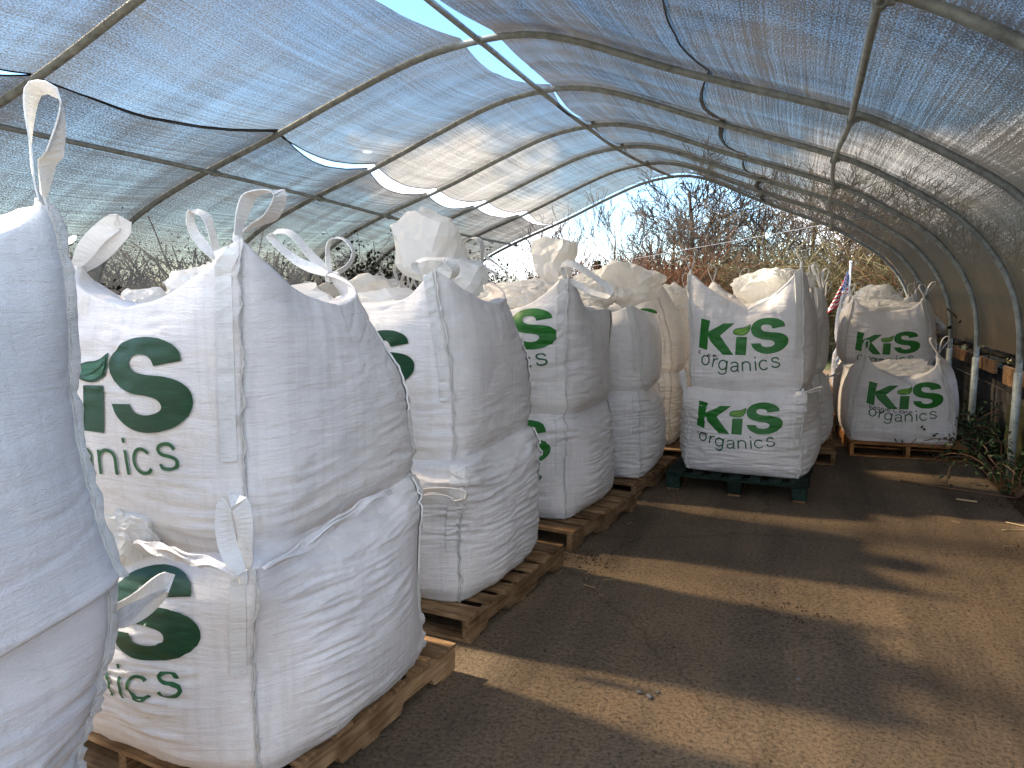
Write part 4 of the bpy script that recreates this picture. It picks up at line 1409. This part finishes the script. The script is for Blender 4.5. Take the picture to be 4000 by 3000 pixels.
pallet((cx, cy, 0), 'wooden pallet hidden behind the single right bag', 1.1, 1.1, seed=10)
make_bag((cx, cy, .80), dict(w=.96, d=.94, h=.64, bulge=.09, seed=92, sag=.03, topz=.62, shoulder=.02, straplen=.30,
         peaks={'FL': (-.37, -.44, .76, .2), 'FR': (.33, -.43, .785, .24), 'BR': (.58, -.30, .46, .3)},
         loops=[((-.37, -.44, .75), (-.34, -.44, .95), (1, 0, 0), .08, .022, 46), ((.33, -.43, .785), (.30, -.43, .93), (1, 0, 0), .07, .026, 47), ((.33, -.43, .785), (.42, -.43, .96), (1, 0, .2), .06, .03, 48), ((-.12, -.40, .72), (-.02, -.40, .80), (1, 0, .4), .04, .02, 49)],
         liner=[(((0, -.05, .64), (.82, .7, .22), 50), dict(tie=False, rag=.14))]),
         'upper right bag with a pointed shoulder and logo, beside the steel posts', group='white bulk bags on the right side by the wall', logo=(-.345, .315, .405, .14), res=.9)

# ---------- the rest of the store: further stacks, seen by their tops
fl_low = make_bag((-1.75, 9.15, PH), dict(w=.95, d=.95, h=.70, lower=True, bulge=.09, seed=101, straplen=.3), 'lower bag of the stack next behind the cream bags', group='bulk bags standing far back in the rows', res=.35)
def far_top(loc, v, label):
    rr = random.Random(200 + v)
    lo = []
    pk = {}
    for key, (sx, sy) in CN.items():
        p = (sx * .38, sy * .38, .80 + rr.uniform(-.04, .06), .3)
        pk[key] = p
        tip = (p[0] + rr.uniform(-.06, .06), p[1], p[2] + rr.uniform(.12, .2))
        lo.append((p[:3], tip, (1, rr.uniform(-.5, .5), 0), rr.uniform(.06, .1), .032, v * 5 + sx))
    return make_bag(loc, dict(w=.95, d=.95, h=.62, bulge=.05, seed=110 + v, sag=.03, topz=.6, peaks=pk, loops=lo, straplen=.4,
                    liner=[(((rr.uniform(-.1, .1), 0, .72), (.5, .45, .34), 60 + v), dict(rag=.14)), (((rr.uniform(-.2, .2), 0, .62), (.7, .6, .2), 70 + v), dict(tie=False))]), label, group='bulk bags standing far back in the rows', res=.5)
fp = pallet((-1.70, 9.15, 0), 'wooden pallet of a stack far back in the rows', 1.1, 1.1, seed=12, group='pallets far back in the rows')
tops = [far_top((-1.75, 9.15, .82), 0, 'upper bag next behind the cream stack, left of the central bag'),
        far_top((-3.05, 5.0, .82), 1, 'second row upper bag, behind and left of the third stack'),
        far_top((-3.05, 6.5, .82), 2, 'second row upper bag, seen left of the split liner tuft')]
spots = [(-3.05, 8.0, 'second row bag top just right of the third stack, further back'), (-3.0, 9.5, 'second row bag top far back, seen between third and fourth stacks'),
         (-4.35, 6.9, 'third row bag top with upright loops in front of the dark shrub'), (-4.35, 8.4, 'third row bag top seen over the near stack, further back'), (-4.3, 9.9, 'third row bag top furthest back below the shrub'),
         (-5.6, 8.1, 'outermost left bag top with small loops under the left purlin'), (-5.6, 9.6, 'outermost left bag top behind the one with small loops'),
         (-1.8, 10.7, 'front row bag top far back, behind the wide cream liner'), (-.3, 9.5, 'bag top directly behind the loop cluster of the central stack'),
         (-.35, 11.0, 'furthest central bag top near the flag'), (.95, 11.3, 'bag top behind the right stack with three loops over its edge'), (.95, 12.7, 'furthest right bag top near the end hoop')]
lowlab = 'lower bag of a far stack, hidden behind nearer stacks'
for k, (x, y, lab) in enumerate([(-3.05, 5.0, 0), (-3.05, 6.5, 0)] + spots):
    rr = random.Random(k)
    a_ = rr.uniform(-.08, .08)
    dup(fl_low, (x, y, PH), a_, lowlab)
    dup(fp, (x + .03, y, 0), a_, 'wooden pallet of a stack far back in the rows')
    if k > 1:
        zz = .82 if x < .5 else .83
        dup(tops[k % 3], (x, y, zz), a_ + rr.choice((0, math.pi / 2, math.pi)) , lab)

# ================================================================== RIGHT SIDE WALL
def bx(name, c, d, mt, parent=None, rz=0, rot=None, bevel=.003):
    mb = MB()
    mb.box((0, 0, 0), d, 0, .002, random.Random(len(name) * 7 + int(abs(c[1]) * 100)))
    o = mb.build(name, M[mt], parent, bevel=bevel)
    o.location = c
    o.rotation_euler = rot or (0, 0, rz)
    return o
wall = thing('board_wall', (1.9, 6, 0), 'low wall of grey weathered boards behind the steel posts on the right', 'board wall')
y = -8 - 6
rr = random.Random(5)
while y < 11:
    L_ = rr.uniform(1.9, 2.4)
    for k in range(4):
        bx('board', (.02 + rr.uniform(-.01, .01), y + L_ / 2, .11 + k * .215), (.024, L_ - .01, .205), 'wood_grey', wall)
    bx('stake', (.06, y, .45), (.05, .09, .95), 'wood_grey', wall)
    y += L_
rail = thing('wooden_rail', (1.80, 8.6, .90), 'brown rough timber rail bolted along the posts under the net edge', 'timber rail')
bx('rail_board', (0, 1.2, -.01), (.032, 2.35, .13), 'wood_rail', rail)
bx('rail_board', (.0, -1.6, -.02), (.032, 1.3, .13), 'wood_rail', rail)
bx('patch_board', (-.03, -.68, -.03), (.03, .42, .17), 'wood_rail', rail)
mb = MB()
P_ = np.array([(1.84 + .02 * math.sin(y_ * 5), y_, 1.02 + .02 * math.sin(y_ * 3.1 + 1) + .012 * math.sin(y_ * 11)) for y_ in np.linspace(-3, 14.4, 160)]) 
mb.tube([Vector(p) + off for p in P_], [.035 + .012 * math.sin(i * .9) for i in range(160)], 9)
o = mb.build('rolled_net_edge', M['net_right_low'], tunnel, True)
# mossy concrete block
bm = bmesh.new()
bmesh.ops.create_cube(bm, size=1)
bmesh.ops.subdivide_edges(bm, edges=bm.edges[:], cuts=9, use_grid_fill=True)
for v in bm.verts:
    p = v.co.copy()
    v.co = Vector((p.x * .42, p.y * .95, p.z * .62))
    v.co += Vector((vn(p.x * 5, p.y * 9, p.z * 5, 1), vn(p.x * 5, p.y * 9, p.z * 5, 2), vn(p.x * 5, p.y * 9, p.z * 5, 3))) * .022
me = bpy.data.meshes.new('concrete_block')
bm.to_mesh(me)
bm.free()
me.materials.append(M['moss'])
blk = bpy.data.objects.new('concrete_block', me)
C.objects.link(blk)
blk.location = (2.02, 7.62, .28)
tag(blk, 'square mossy concrete block standing behind the nearest post on the right', 'concrete block')
for k, (p, q, r_, lab) in enumerate([((1.62, 6.75, .03), (1.98, 6.55, .55), .028, 'short thick brown stick leaning at the right edge beside the post foot')]):
    mb = MB()
    P_ = [Vector(p).lerp(Vector(q), i / 8) + Vector((.006 * math.sin(i * 2), .006 * math.cos(i), 0)) for i in range(9)]
    mb.tube(P_, [r_ * (1 - .04 * i) for i in range(9)], 8)
    o = mb.build('stick', M['stem'], None, True)
    tag(o, lab, 'stick')

# ------------------------------------------------------------------ plants
def leafcloud(pts, size, rr, droop=.3):
    """small folded leaves at points -> verts, faces"""
    V, F = [], []
    for p in pts:
        d = Vector((rr.gauss(0, 1), rr.gauss(0, 1), rr.gauss(0, .6) - droop)).normalized()
        u = d.cross(Vector((rr.gauss(0, 1), rr.gauss(0, 1), rr.gauss(0, 1)))).normalized()
        s_ = size * rr.uniform(.6, 1.3)
        n = d.cross(u) * s_ * .18
        p = Vector(p)
        o = len(V)
        V += [p, p + d * s_ * .45 + u * s_ * .32 + n, p + d * s_, p + d * s_ * .45 - u * s_ * .32 + n]
        F += [(o, o + 1, o + 2), (o, o + 2, o + 3)]
    return V, F
class Twigs:
    def __init__(s): s.a, s.b, s.ra, s.rb = [], [], [], []
    def seg(s, a, b_, ra, rb):
        s.a.append(tuple(a)); s.b.append(tuple(b_)); s.ra.append(ra); s.rb.append(rb)
    def mesh(s, n=3):
        A, B = np.array(s.a), np.array(s.b)
        ra, rb = np.array(s.ra)[:, None, None], np.array(s.rb)[:, None, None]
        t_ = B - A
        t_ /= np.linalg.norm(t_, axis=1, keepdims=True) + 1e-9
        ref = np.where(np.abs(t_[:, 2:3]) > .9, np.array([[1., 0, 0]]), np.array([[0, 0, 1.]]))
        u = np.cross(t_, ref)
        u /= np.linalg.norm(u, axis=1, keepdims=True) + 1e-9
        v = np.cross(t_, u)
        ang = np.arange(n) * 2 * np.pi / n
        ring = u[:, None, :] * np.cos(ang)[None, :, None] + v[:, None, :] * np.sin(ang)[None, :, None]
        VA = A[:, None, :] + ring * ra
        VB = B[:, None, :] + ring * rb
        V = np.concatenate([VA, VB], 1).reshape(-1, 3)
        m_ = len(A)
        base = (np.arange(m_) * 2 * n)[:, None]
        F = []
        for k in range(n):
            k2 = (k + 1) % n
            F.append(np.stack([base[:, 0] + k, base[:, 0] + k2, base[:, 0] + n + k2, base[:, 0] + n + k], -1))
        return V, np.concatenate(F, 0)
def grow(tw, p, d, L_, r_, lev, rr, spread=.55, up=.15, nseg=4, wob=.18, kids=4, minr=.006):
    pts = [Vector(p)]
    d = Vector(d).normalized()
    for i in range(nseg):
        d = (d + Vector((rr.gauss(0, wob), rr.gauss(0, wob), rr.gauss(0, wob * .6) + up * .3))).normalized()
        q = pts[-1] + d * L_ / nseg
        f0, f1 = 1 - .55 * i / nseg, 1 - .55 * (i + 1) / nseg
        tw.seg(pts[-1], q, max(minr, r_ * f0), max(minr, r_ * f1))
        pts.append(q)
        if lev > 0 and i >= (1 if lev < 4 else 1):
            for k in range(rr.choice((1, 2)) if kids < 4 else rr.choice((1, 2, 2))):
                ax = d.cross(Vector((rr.gauss(0, 1), rr.gauss(0, 1), rr.gauss(0, 1)))).normalized()
                nd = Matrix.Rotation(spread * rr.uniform(.7, 1.5), 3, ax) @ d
                grow(tw, q, nd, L_ * rr.uniform(.5, .78), r_ * f1 * .62, lev - 1, rr, spread, up, max(3, nseg - 1), wob, kids, minr)
def fit(V, h, q=.999):
    z = np.quantile(V[:, 2], q)
    V[:, 2] *= h / z
    V[:, :2] *= min(1.0, (h / z) ** .6)
    return h / z
def bare_tree(loc, h, seed, label, mt='bark', lev=5, spread=.5, up=.2, kids=3, minr=.007, r0=None):
    rr = random.Random(seed)
    t = thing('bare_tree', loc, label, 'bare tree', 'leafless trees behind the end of the tunnel')
    trunk = Twigs()
    P_ = [Vector((0, 0, -.1))]
    d = Vector((rr.uniform(-.1, .1), rr.uniform(-.1, .1), 1))
    r0 = r0 or h * .018
    for i in range(9):
        d = (d + Vector((rr.gauss(0, .06), rr.gauss(0, .06), .1))).normalized()
        P_.append(P_[-1] + d * h * .085)
    mb = MB()
    mb.tube(P_, [r0 * (1 - .07 * i) for i in range(10)], 8)
    mb.build('trunk', M[mt], t, True)
    tw = Twigs()
    for i in range(2, 10):
        for k in range(2 if i < 9 else 4):
            a = rr.uniform(0, 6.28)
            nd = Vector((math.cos(a), math.sin(a), rr.uniform(.3, 1.1)))
            grow(tw, P_[i], nd, h * rr.uniform(.20, .34) * (1.15 - .05 * i), r0 * .5 * (1 - .06 * i), lev - 2, rr, spread, up, 4, .17, kids, minr)
    V, F = tw.mesh(3)
    V[:, 2] *= h / V[:, 2].max()
    mk('crown', V, F, M[mt], t, False)
    return t
def shrub(loc, h, w, seed, label, mt, n=70, group='leafless bushes behind the end of the tunnel', leaves=0, leafm='leaf', name='bare_bush', cat='bush', minr=.006):
    rr = random.Random(seed)
    t = thing(name, loc, label, cat, group)
    tw = Twigs()
    for k in range(n):
        a, q = rr.uniform(0, 6.28), rr.random() ** .5
        p = Vector((math.cos(a) * q * w * .35, math.sin(a) * q * w * .35, 0))
        d = Vector((math.cos(a) * q * .55 + rr.gauss(0, .15), math.sin(a) * q * .55 + rr.gauss(0, .15), 1))
        grow(tw, p, d, h * rr.uniform(.5, .85), .018, 2, rr, .6, .12, 5, .2, 3, minr)
    V, F = tw.mesh(3)
    fit(V, h)
    mk('twigs', V, F, M[mt], t, False)
    if leaves:
        idx = [rr.randrange(len(tw.b)) for _ in range(leaves)]
        Vl, Fl = leafcloud([Vector(tw.b[i]) + Vector((rr.gauss(0, .05), rr.gauss(0, .05), rr.gauss(0, .05))) for i in idx], .08, rr)
        mk('foliage', Vl, Fl, M[leafm], t, False)
    return t
bare_tree((-3.45, 25, 0), 6.6, 7, 'tallest leafless tree, rising to the gable under blue sky', 'bark_dark', 5, .5, .2, 4, .012)
bare_tree((-7.6, 23, 0), 4.6, 8, 'slender leafless tree at the left of the opening against white cloud', 'bark', 4, .35, .5, 3, .008, .05)
bare_tree((-6.1, 24, 0), 5.0, 9, 'upright leafless sapling between the cloud and the tallest tree', 'bark', 4, .35, .5, 3, .008, .05)
bare_tree((-9.0, 26, 0), 4.4, 10, 'leafless sapling furthest left in the opening', 'bark_dark', 4, .35, .5, 3, .009, .05)
bare_tree((-1.4, 24, 0), 5.4, 11, 'dark forked leafless tree right of the tallest one', 'bark_dark', 5, .55, .15, 3, .010)
bare_tree((.2, 27, 0), 6.2, 12, 'mossy leafless tree beneath the sloping roof edge', 'twig_olive', 5, .5, .2, 3, .011)
bare_tree((-2.4, 27, 0), 6.0, 21, 'grey leafless tree just right behind the tallest one', 'bark', 5, .5, .2, 3, .010)
bare_tree((-5.0, 27, 0), 5.2, 22, 'grey leafless tree left behind the tallest one', 'bark', 5, .5, .25, 3, .010)
bare_tree((1.4, 25, 0), 5.8, 23, 'grey leafless tree between the gable slope and the flag', 'bark', 5, .5, .2, 3, .010)
for k_, (x_, y_, h_, m_, lab_) in enumerate([
    (-2.9, 23.5, 4.6, 'bark', 'fine grey leafless tree just left of the central bag loops'),
    (-.9, 22.8, 4.7, 'bark', 'fine grey leafless tree above the middle of the central bag'),
    (.6, 23.6, 4.8, 'bark', 'fine leafless tree above the right end of the central bag'),
    (1.9, 23.2, 4.4, 'bark', 'fine leafless tree directly behind the flag pole'),
    (3.1, 22.6, 4.2, 'twig_olive', 'mossy leafless tree by the inner curve of the end hoop'),
    (-4.4, 24.0, 4.3, 'bark', 'fine grey leafless tree left of the tallest tree')]):
    bare_tree((x_, y_, 0), h_, 130 + k_, lab_, m_, 5, .5, .22, 4, .008)
bare_tree((2.6, 26, 0), 5.6, 13, 'olive brown leafless tree behind the flag', 'twig_olive', 5, .55, .1, 3, .011)
for k, (x, y, h, w, mt_, lab) in enumerate([
    (-5.6, 21.0, 2.5, 2.6, 'twig_red', 'red brown bush left of the centre of the opening'),
    (-4.2, 20.5, 3.05, 3.0, 'twig_red', 'reddest dense bush in the middle of the opening'),
    (-2.9, 21.5, 3.15, 2.8, 'twig_red', 'brown bush behind the loops of the central bag'),
    (-1.7, 22.0, 3.1, 3.0, 'twig_olive', 'olive twiggy bush above the central bag'),
    (-.3, 21.5, 3.3, 3.0, 'twig_olive', 'tall olive bush behind the right loop of the central bag'),
    (1.0, 22.0, 3.4, 3.0, 'twig_olive', 'yellowish bush just left of the flag'),
    (2.3, 21.0, 3.5, 3.0, 'twig_olive', 'yellowish bush right of the flag'),
    (3.4, 20.5, 3.3, 2.6, 'twig_red', 'reddish bush at the right edge of the opening'),
    (-7.4, 22.5, 2.1, 2.4, 'twig_red', 'low dark red bush near the left end of the opening'),
    (-9.6, 25.0, 1.8, 2.4, 'twig_red', 'lowest bush in the left corner of the opening')]):
    shrub((x, y, 0), h, w, 40 + k, lab, mt_, 62, minr=.010)
# dense growth that closes the view to the horizon
def hedge(name, x0, x1, y0, y1, h, n, mt_, label, seed, leafm='leaf_dark', nl=6000, ls=.13):
    rr = random.Random(seed)
    tw = Twigs()
    for k in range(n):
        f = rr.random()
        p = Vector((x0 + (x1 - x0) * f, y0 + (y1 - y0) * rr.random(), 0)) if abs(x1 - x0) > abs(y1 - y0) else Vector((x0 + (x1 - x0) * rr.random(), y0 + (y1 - y0) * f, 0))
        grow(tw, p, Vector((rr.gauss(0, .3), rr.gauss(0, .3), 1)), h * rr.uniform(.45, .8), .03, 1, rr, .6, .1, 5, .2, 3, .014)
    V, F = tw.mesh(3)
    z = h / np.quantile(V[:, 2], .985)
    V[:, 2] *= z
    o = mk(name, V, F, M[mt_], None, False)
    tag(o, label, 'hedge', None, 'stuff')
    idx = [rr.randrange(len(tw.b)) for _ in range(nl)]
    Vl, Fl = leafcloud([Vector((tw.b[i][0], tw.b[i][1], tw.b[i][2] * z)) + Vector((rr.gauss(0, .2), rr.gauss(0, .2), rr.gauss(0, .12))) for i in idx], ls, rr)
    mk('foliage', Vl, Fl, M[leafm], o, False)
    return o
hedge('background_thicket', -16, 14, 29, 34, 2.7, 800, 'bark_dark', 'dark thicket closing the view behind the leafless trees', 3, nl=26000)
hedge('hedge', 3.2, 4.6, -1, 15, 1.7, 420, 'twig_olive', 'brown hedge growing outside along the right side of the tunnel', 4, nl=40000, ls=.07)
hedge('hedge', -14, -11, 0, 24, 2.3, 620, 'bark_dark', 'dark hedge outside beyond the left side of the tunnel', 5, nl=100000, ls=.06)
for k, (x, y, lab) in enumerate([(-9.4, 27.5, 'small dark conifer in the left corner of the opening'), (-7.5, 28, 'dark conifer behind the split liner tuft')]):
    rr = random.Random(70 + k)
    t = thing('conifer', (x, y, 0), lab, 'conifer')
    mb = MB()
    mb.tube([Vector((0, 0, z)) for z in (0, 1.2, 2.6)], [.09, .06, .01], 7)
    mb.build('trunk', M['bark_dark'], t, True)
    pts = []
    for _ in range(2600):
        z = rr.uniform(.3, 2.9)
        q = (3.0 - z) / 3 * .75 * rr.random() ** .5
        a = rr.uniform(0, 6.28)
        pts.append((math.cos(a) * q, math.sin(a) * q, z))
    V, F = leafcloud(pts, .16, rr, .5)
    mk('crown', V, F, M['conifer'], t, False)
# dark leafy shrub pushing in at the left side, and a sprig
def ivy(loc, size, seed, label, nleaf, name='leafy_shrub', cat='shrub', leafm='leaf_dark', ls=.055, nstem=26, group=None, pose=None):
    rr = random.Random(seed)
    t = thing(name, loc, label, cat, group)
    tw = Twigs()
    for k in range(nstem):
        p = Vector((rr.uniform(-.3, .3) * size[0], rr.uniform(-.5, .5) * size[1], 0))
        grow(tw, p, Vector((rr.gauss(.15, .3), rr.gauss(0, .35), 1)), size[2] * rr.uniform(.5, .85), .012, 2, rr, .7, .05, 5, .22, 3, .004)
    V, F = tw.mesh(3)
    z = fit(V, size[2])
    mk('stems', V, F, M['bark_dark'], t, False)
    idx = [rr.randrange(len(tw.b)) for _ in range(nleaf)]
    zx = min(1.0, z ** .6)
    V, F = leafcloud([Vector((tw.b[i][0] * zx, tw.b[i][1] * zx, tw.b[i][2] * z)) + Vector((rr.gauss(0, .05), rr.gauss(0, .05), rr.gauss(0, .05))) for i in idx], ls, rr)
    mk('foliage', V, F, M[leafm], t, False)
    return t
ivy((-6.35, 9.6, 0), (.7, 1.9, 2.45), 81, 'dark leafy shrub growing inside the left net, behind the curved loops', 9000, ls=.07)
ivy((-6.35, 12.0, 0), (.7, 2.0, 2.6), 82, 'dark leafy shrub further along the left net, behind the tall liner', 9000, ls=.07)
t = thing('leafy_sprig', (-6.5, 5.0, 1.5), 'thin leafy sprig hanging along the left net low down', 'sprig')
mb = MB()
P_ = [Vector((0, .1 + i * .075, .26 - .017 * i + .015 * math.sin(i * 1.3))) for i in range(9)]
mb.tube(P_, .004, 5)
mb.build('stem', M['bark_dark'], t, True)
rr = random.Random(3)
V, F = leafcloud([p + Vector((rr.gauss(0, .02), rr.gauss(0, .02), rr.gauss(0, .03))) for p in P_ for _ in range(4)], .065, rr)
mk('leaves', V, F, M['leaf_dark'], t, False)
# brambles round the right post feet
def bramble(loc, seed, label, n=14, nl=500, ls=.05, h=.6):
    rr = random.Random(seed)
    t = thing('bramble', loc, label, 'bramble', 'brambles at the foot of the right wall')
    tw = Twigs()
    ends = []
    for k in range(n):
        p = Vector((rr.gauss(0, .10), rr.gauss(0, .22), 0))
        d = Vector((rr.gauss(-.1, .5), rr.gauss(-.2, .6), 1)).normalized()
        for i in range(9):
            q = p + d * h / 6
            tw.seg(p, q, .005, .0045)
            ends.append(q)
            d = (d + Vector((rr.gauss(0, .15), rr.gauss(0, .15), -.24))).normalized()
            p = q
            if p.z < .02: break
    V, F = tw.mesh(4)
    z = h / max(h, V[:, 2].max())
    V *= z
    ends = [e * z for e in ends]
    mk('stems', V, F, M['stem'], t, False)
    V, F = leafcloud([e + Vector((rr.gauss(0, .06), rr.gauss(0, .06), abs(rr.gauss(0, .05)))) for e in (rr.choice(ends) for _ in range(nl))], ls, rr)
    mk('leaves', V, F, M['leaf'], t, False)
bramble((1.92, 8.55, 0), 1, 'leafy bramble beside the orange pallet', 18, 700, h=.5)
bramble((1.75, 9.2, 0), 2, 'bramble in the dark corner between the single bag and the wall', 18, 900, h=.8)
bramble((1.66, 7.35, 0), 3, 'straggling bramble by the mossy block', 12, 260, h=.5)
bramble((1.62, 7.2, 0), 4, 'small light green seedling at the foot of the nearest post', 6, 120, .035, .16)
bramble((1.9, 6.45, 0), 5, 'small light green weeds at the right edge of the picture', 8, 160, .035, .16)

# ------------------------------------------------------------------ flag
t = thing('flag', (.77, 15.6, 0), 'furled red, white and blue striped flag with stars on a white pole beyond the tunnel', 'flag')
mb = MB()
mb.tube([Vector((0, 0, 0)), Vector((0, 0, 2.22))], .017, 12)
pl_ = mb.build('pole', M['white'], t, True)
mb = MB()
mb.tube([Vector((0, 0, z)) for z in (2.215, 2.225, 2.25, 2.265)], [.012, .026, .026, .010], 12)
mb.build('finial', M['white'], pl_, True)
def flat(name, col): return mat(name, col, .7, .2)[0]
fr, fw, fb = flat('flag_red', (.50, .025, .035)), flat('flag_white', (.75, .75, .75)), flat('flag_blue', (.02, .06, .25))
def fpt(u, v):
    """u along the fly 0..1, v down the hoist 0..1: the cloth hangs in folds from its hoist"""
    a = u * 1.0
    x = -.02 - .38 * u * (v * .75 + .35) ** 1.1 + .012 * math.sin(u * 26 + v * 3)
    yy = .055 * math.sin(u * 13 + v * 1.5) * (1 - .3 * u)
    z = 2.12 - .58 * v - .34 * u
    return (x, yy, z)
for k in range(13):
    mb = MB()
    V = []
    u0 = .4 if k < 7 else 0
    nn_ = 40
    for i in range(nn_ + 1):
        u = u0 + (1 - u0) * i / nn_
        V += [fpt(u, k / 13), fpt(u, (k + 1) / 13)]
    mb.add(V, [(2 * i, 2 * i + 1, 2 * i + 3, 2 * i + 2) for i in range(nn_)])
    mb.build('stripe', fr if k % 2 == 0 else fw, t, True)
mb = MB()
V = []
for i in range(21):
    for j in range(9): V.append(fpt(.4 * i / 20, 7 / 13 * j / 8))
mb.add(V, [(i * 9 + j, i * 9 + j + 1, (i + 1) * 9 + j + 1, (i + 1) * 9 + j) for i in range(20) for j in range(8)])
cn_ = mb.build('canton', fb, t, True)
mb = MB()
for r_ in range(9):
    for c_ in range(6 if r_ % 2 == 0 else 5):
        p = Vector(fpt(.4 * ((c_ + (.5 if r_ % 2 == 0 else 1)) / 6), 7 / 13 * (r_ + .6) / 9.4))
        V = []
        for k in range(10):
            a = math.pi / 2 + k * math.pi / 5
            q = .014 if k % 2 == 0 else .006
            V.append(p + Vector((q * math.cos(a), -.004, q * math.sin(a))))
        mb.add(V, [tuple(range(10))])
mb.build('stars', fw, cn_)
# overhead wire behind the tunnel
mb = MB()
mb.tube([Vector((x_, 20, 3.23 + .0 + (x_ + .3) * .158 + .0008 * (x_ + 2) ** 2)) for x_ in np.linspace(-16, 14, 40)], .007, 5)
tag(mb.build('overhead_wire', M['wire'], None, True), 'thin pale wire strung across the opening in front of the trees', 'wire')

# ------------------------------------------------------------------ litter on the floor
rr = random.Random(12)
def straw(p, L_, a, mt_, r_=.003):
    mb = MB()
    bend = rr.uniform(-.15, .15)
    P_ = [Vector((math.cos(a + bend * (i - 3) / 3) * L_ * (i / 6 - .5), math.sin(a + bend * (i - 3) / 3) * L_ * (i / 6 - .5), .006 + r_)) for i in range(7)]
    mb.tube(P_, r_, 5)
    o = mb.build('stalk', M[mt_], None, True)
    o.location = (p[0], p[1], 0)
    return o
spec = [((1.24, 6.55), .14, -.25, 'straw', .008, 'pale split stick lying on the floor near the right post'),
        ((1.25, 6.9), .9, -.35, 'stem', .007, 'long thin brown stem lying across the floor before the right post'),
        ((1.5, 5.95), .26, -.5, 'straw', .005, 'bright straw at the right edge of the floor'),
        ((1.42, 5.85), .22, .3, 'straw', .004, 'second bright straw crossing another at the right edge'),
        ((1.55, 4.4), .3, 1.1, 'stem', .004, 'curved brown stalk at the right edge in sunlight'),
        ((1.5, 4.3), .25, .5, 'stem', .004, 'thin stalk crossing the curved one at the right edge')]
for p, L_, a, m_, r_, lab in spec:
    tag(straw(p, L_, a, m_, r_), lab, 'stalk')
for k in range(14):
    x, y_ = rr.uniform(-1.3, -.8), rr.uniform(3.6, 6)
    if k > 7: x, y_ = rr.uniform(.9, 1.6), rr.uniform(5, 7.5)
    o = straw((x, y_), rr.uniform(.03, .08), rr.uniform(0, 3), 'straw', .0014)
    tag(o, 'tiny dry straw lying on the dark floor', 'stalk', 'scattered dry straws on the floor')
# chips and dead leaves: nobody could count them
V, F = [], []
def chip(x, y_, s_):
    n = rr.randint(4, 6)
    o = len(V)
    hgt = s_ * rr.uniform(.3, .7)
    for k in range(n):
        a = k * 6.283 / n + rr.uniform(-.3, .3)
        q = s_ * rr.uniform(.6, 1)
        V.append((x + q * math.cos(a), y_ + q * math.sin(a), .0))
    V.append((x, y_, .004 + hgt))
    F.extend([(o + k, o + (k + 1) % n, o + n) for k in range(n)])
for k in range(1500):
    x, y_ = rr.uniform(-1.5, 1.7), rr.uniform(1.6, 9)
    chip(x, y_, rr.uniform(.002, .006))
for cx_, cy_, n_ in ((-1.15, 4.25, 160), (-1.1, 5.5, 120), (-.05, 3.85, 50), (1.45, 6.6, 260), (.5, 5.9, 90), (1.55, 5.4, 160), (-.85, 5.7, 80)):
    for k in range(n_): chip(cx_ + rr.gauss(0, .16), cy_ + rr.gauss(0, .10), rr.uniform(.003, .009))
o = mk('grit', V, F, M['soil'], None, False)
tag(o, 'grit and crumbs of dead leaf scattered over the floor', 'litter', None, 'stuff')
for k, (dx, dy, s_) in enumerate([(0, 0, .012), (.045, -.02, .015), (.07, .03, .009), (.6, .35, .010)]):
    bm = bmesh.new()
    bmesh.ops.create_icosphere(bm, subdivisions=2, radius=s_)
    for v in bm.verts: v.co *= 1 + .25 * float(vn(v.co.x * 90 + k, v.co.y * 90, v.co.z * 90, 5)); v.co.z *= .6
    me = bpy.data.meshes.new('pebble')
    bm.to_mesh(me); bm.free()
    me.materials.append(M['stone'])
    o = bpy.data.objects.new('pebble', me)
    C.objects.link(o)
    o.location = (-.56 + dx, 2.83 + dy, s_ * .5)
    tag(o, 'small dark pebble on the lit strip of floor', 'pebble', 'pebbles on the floor')
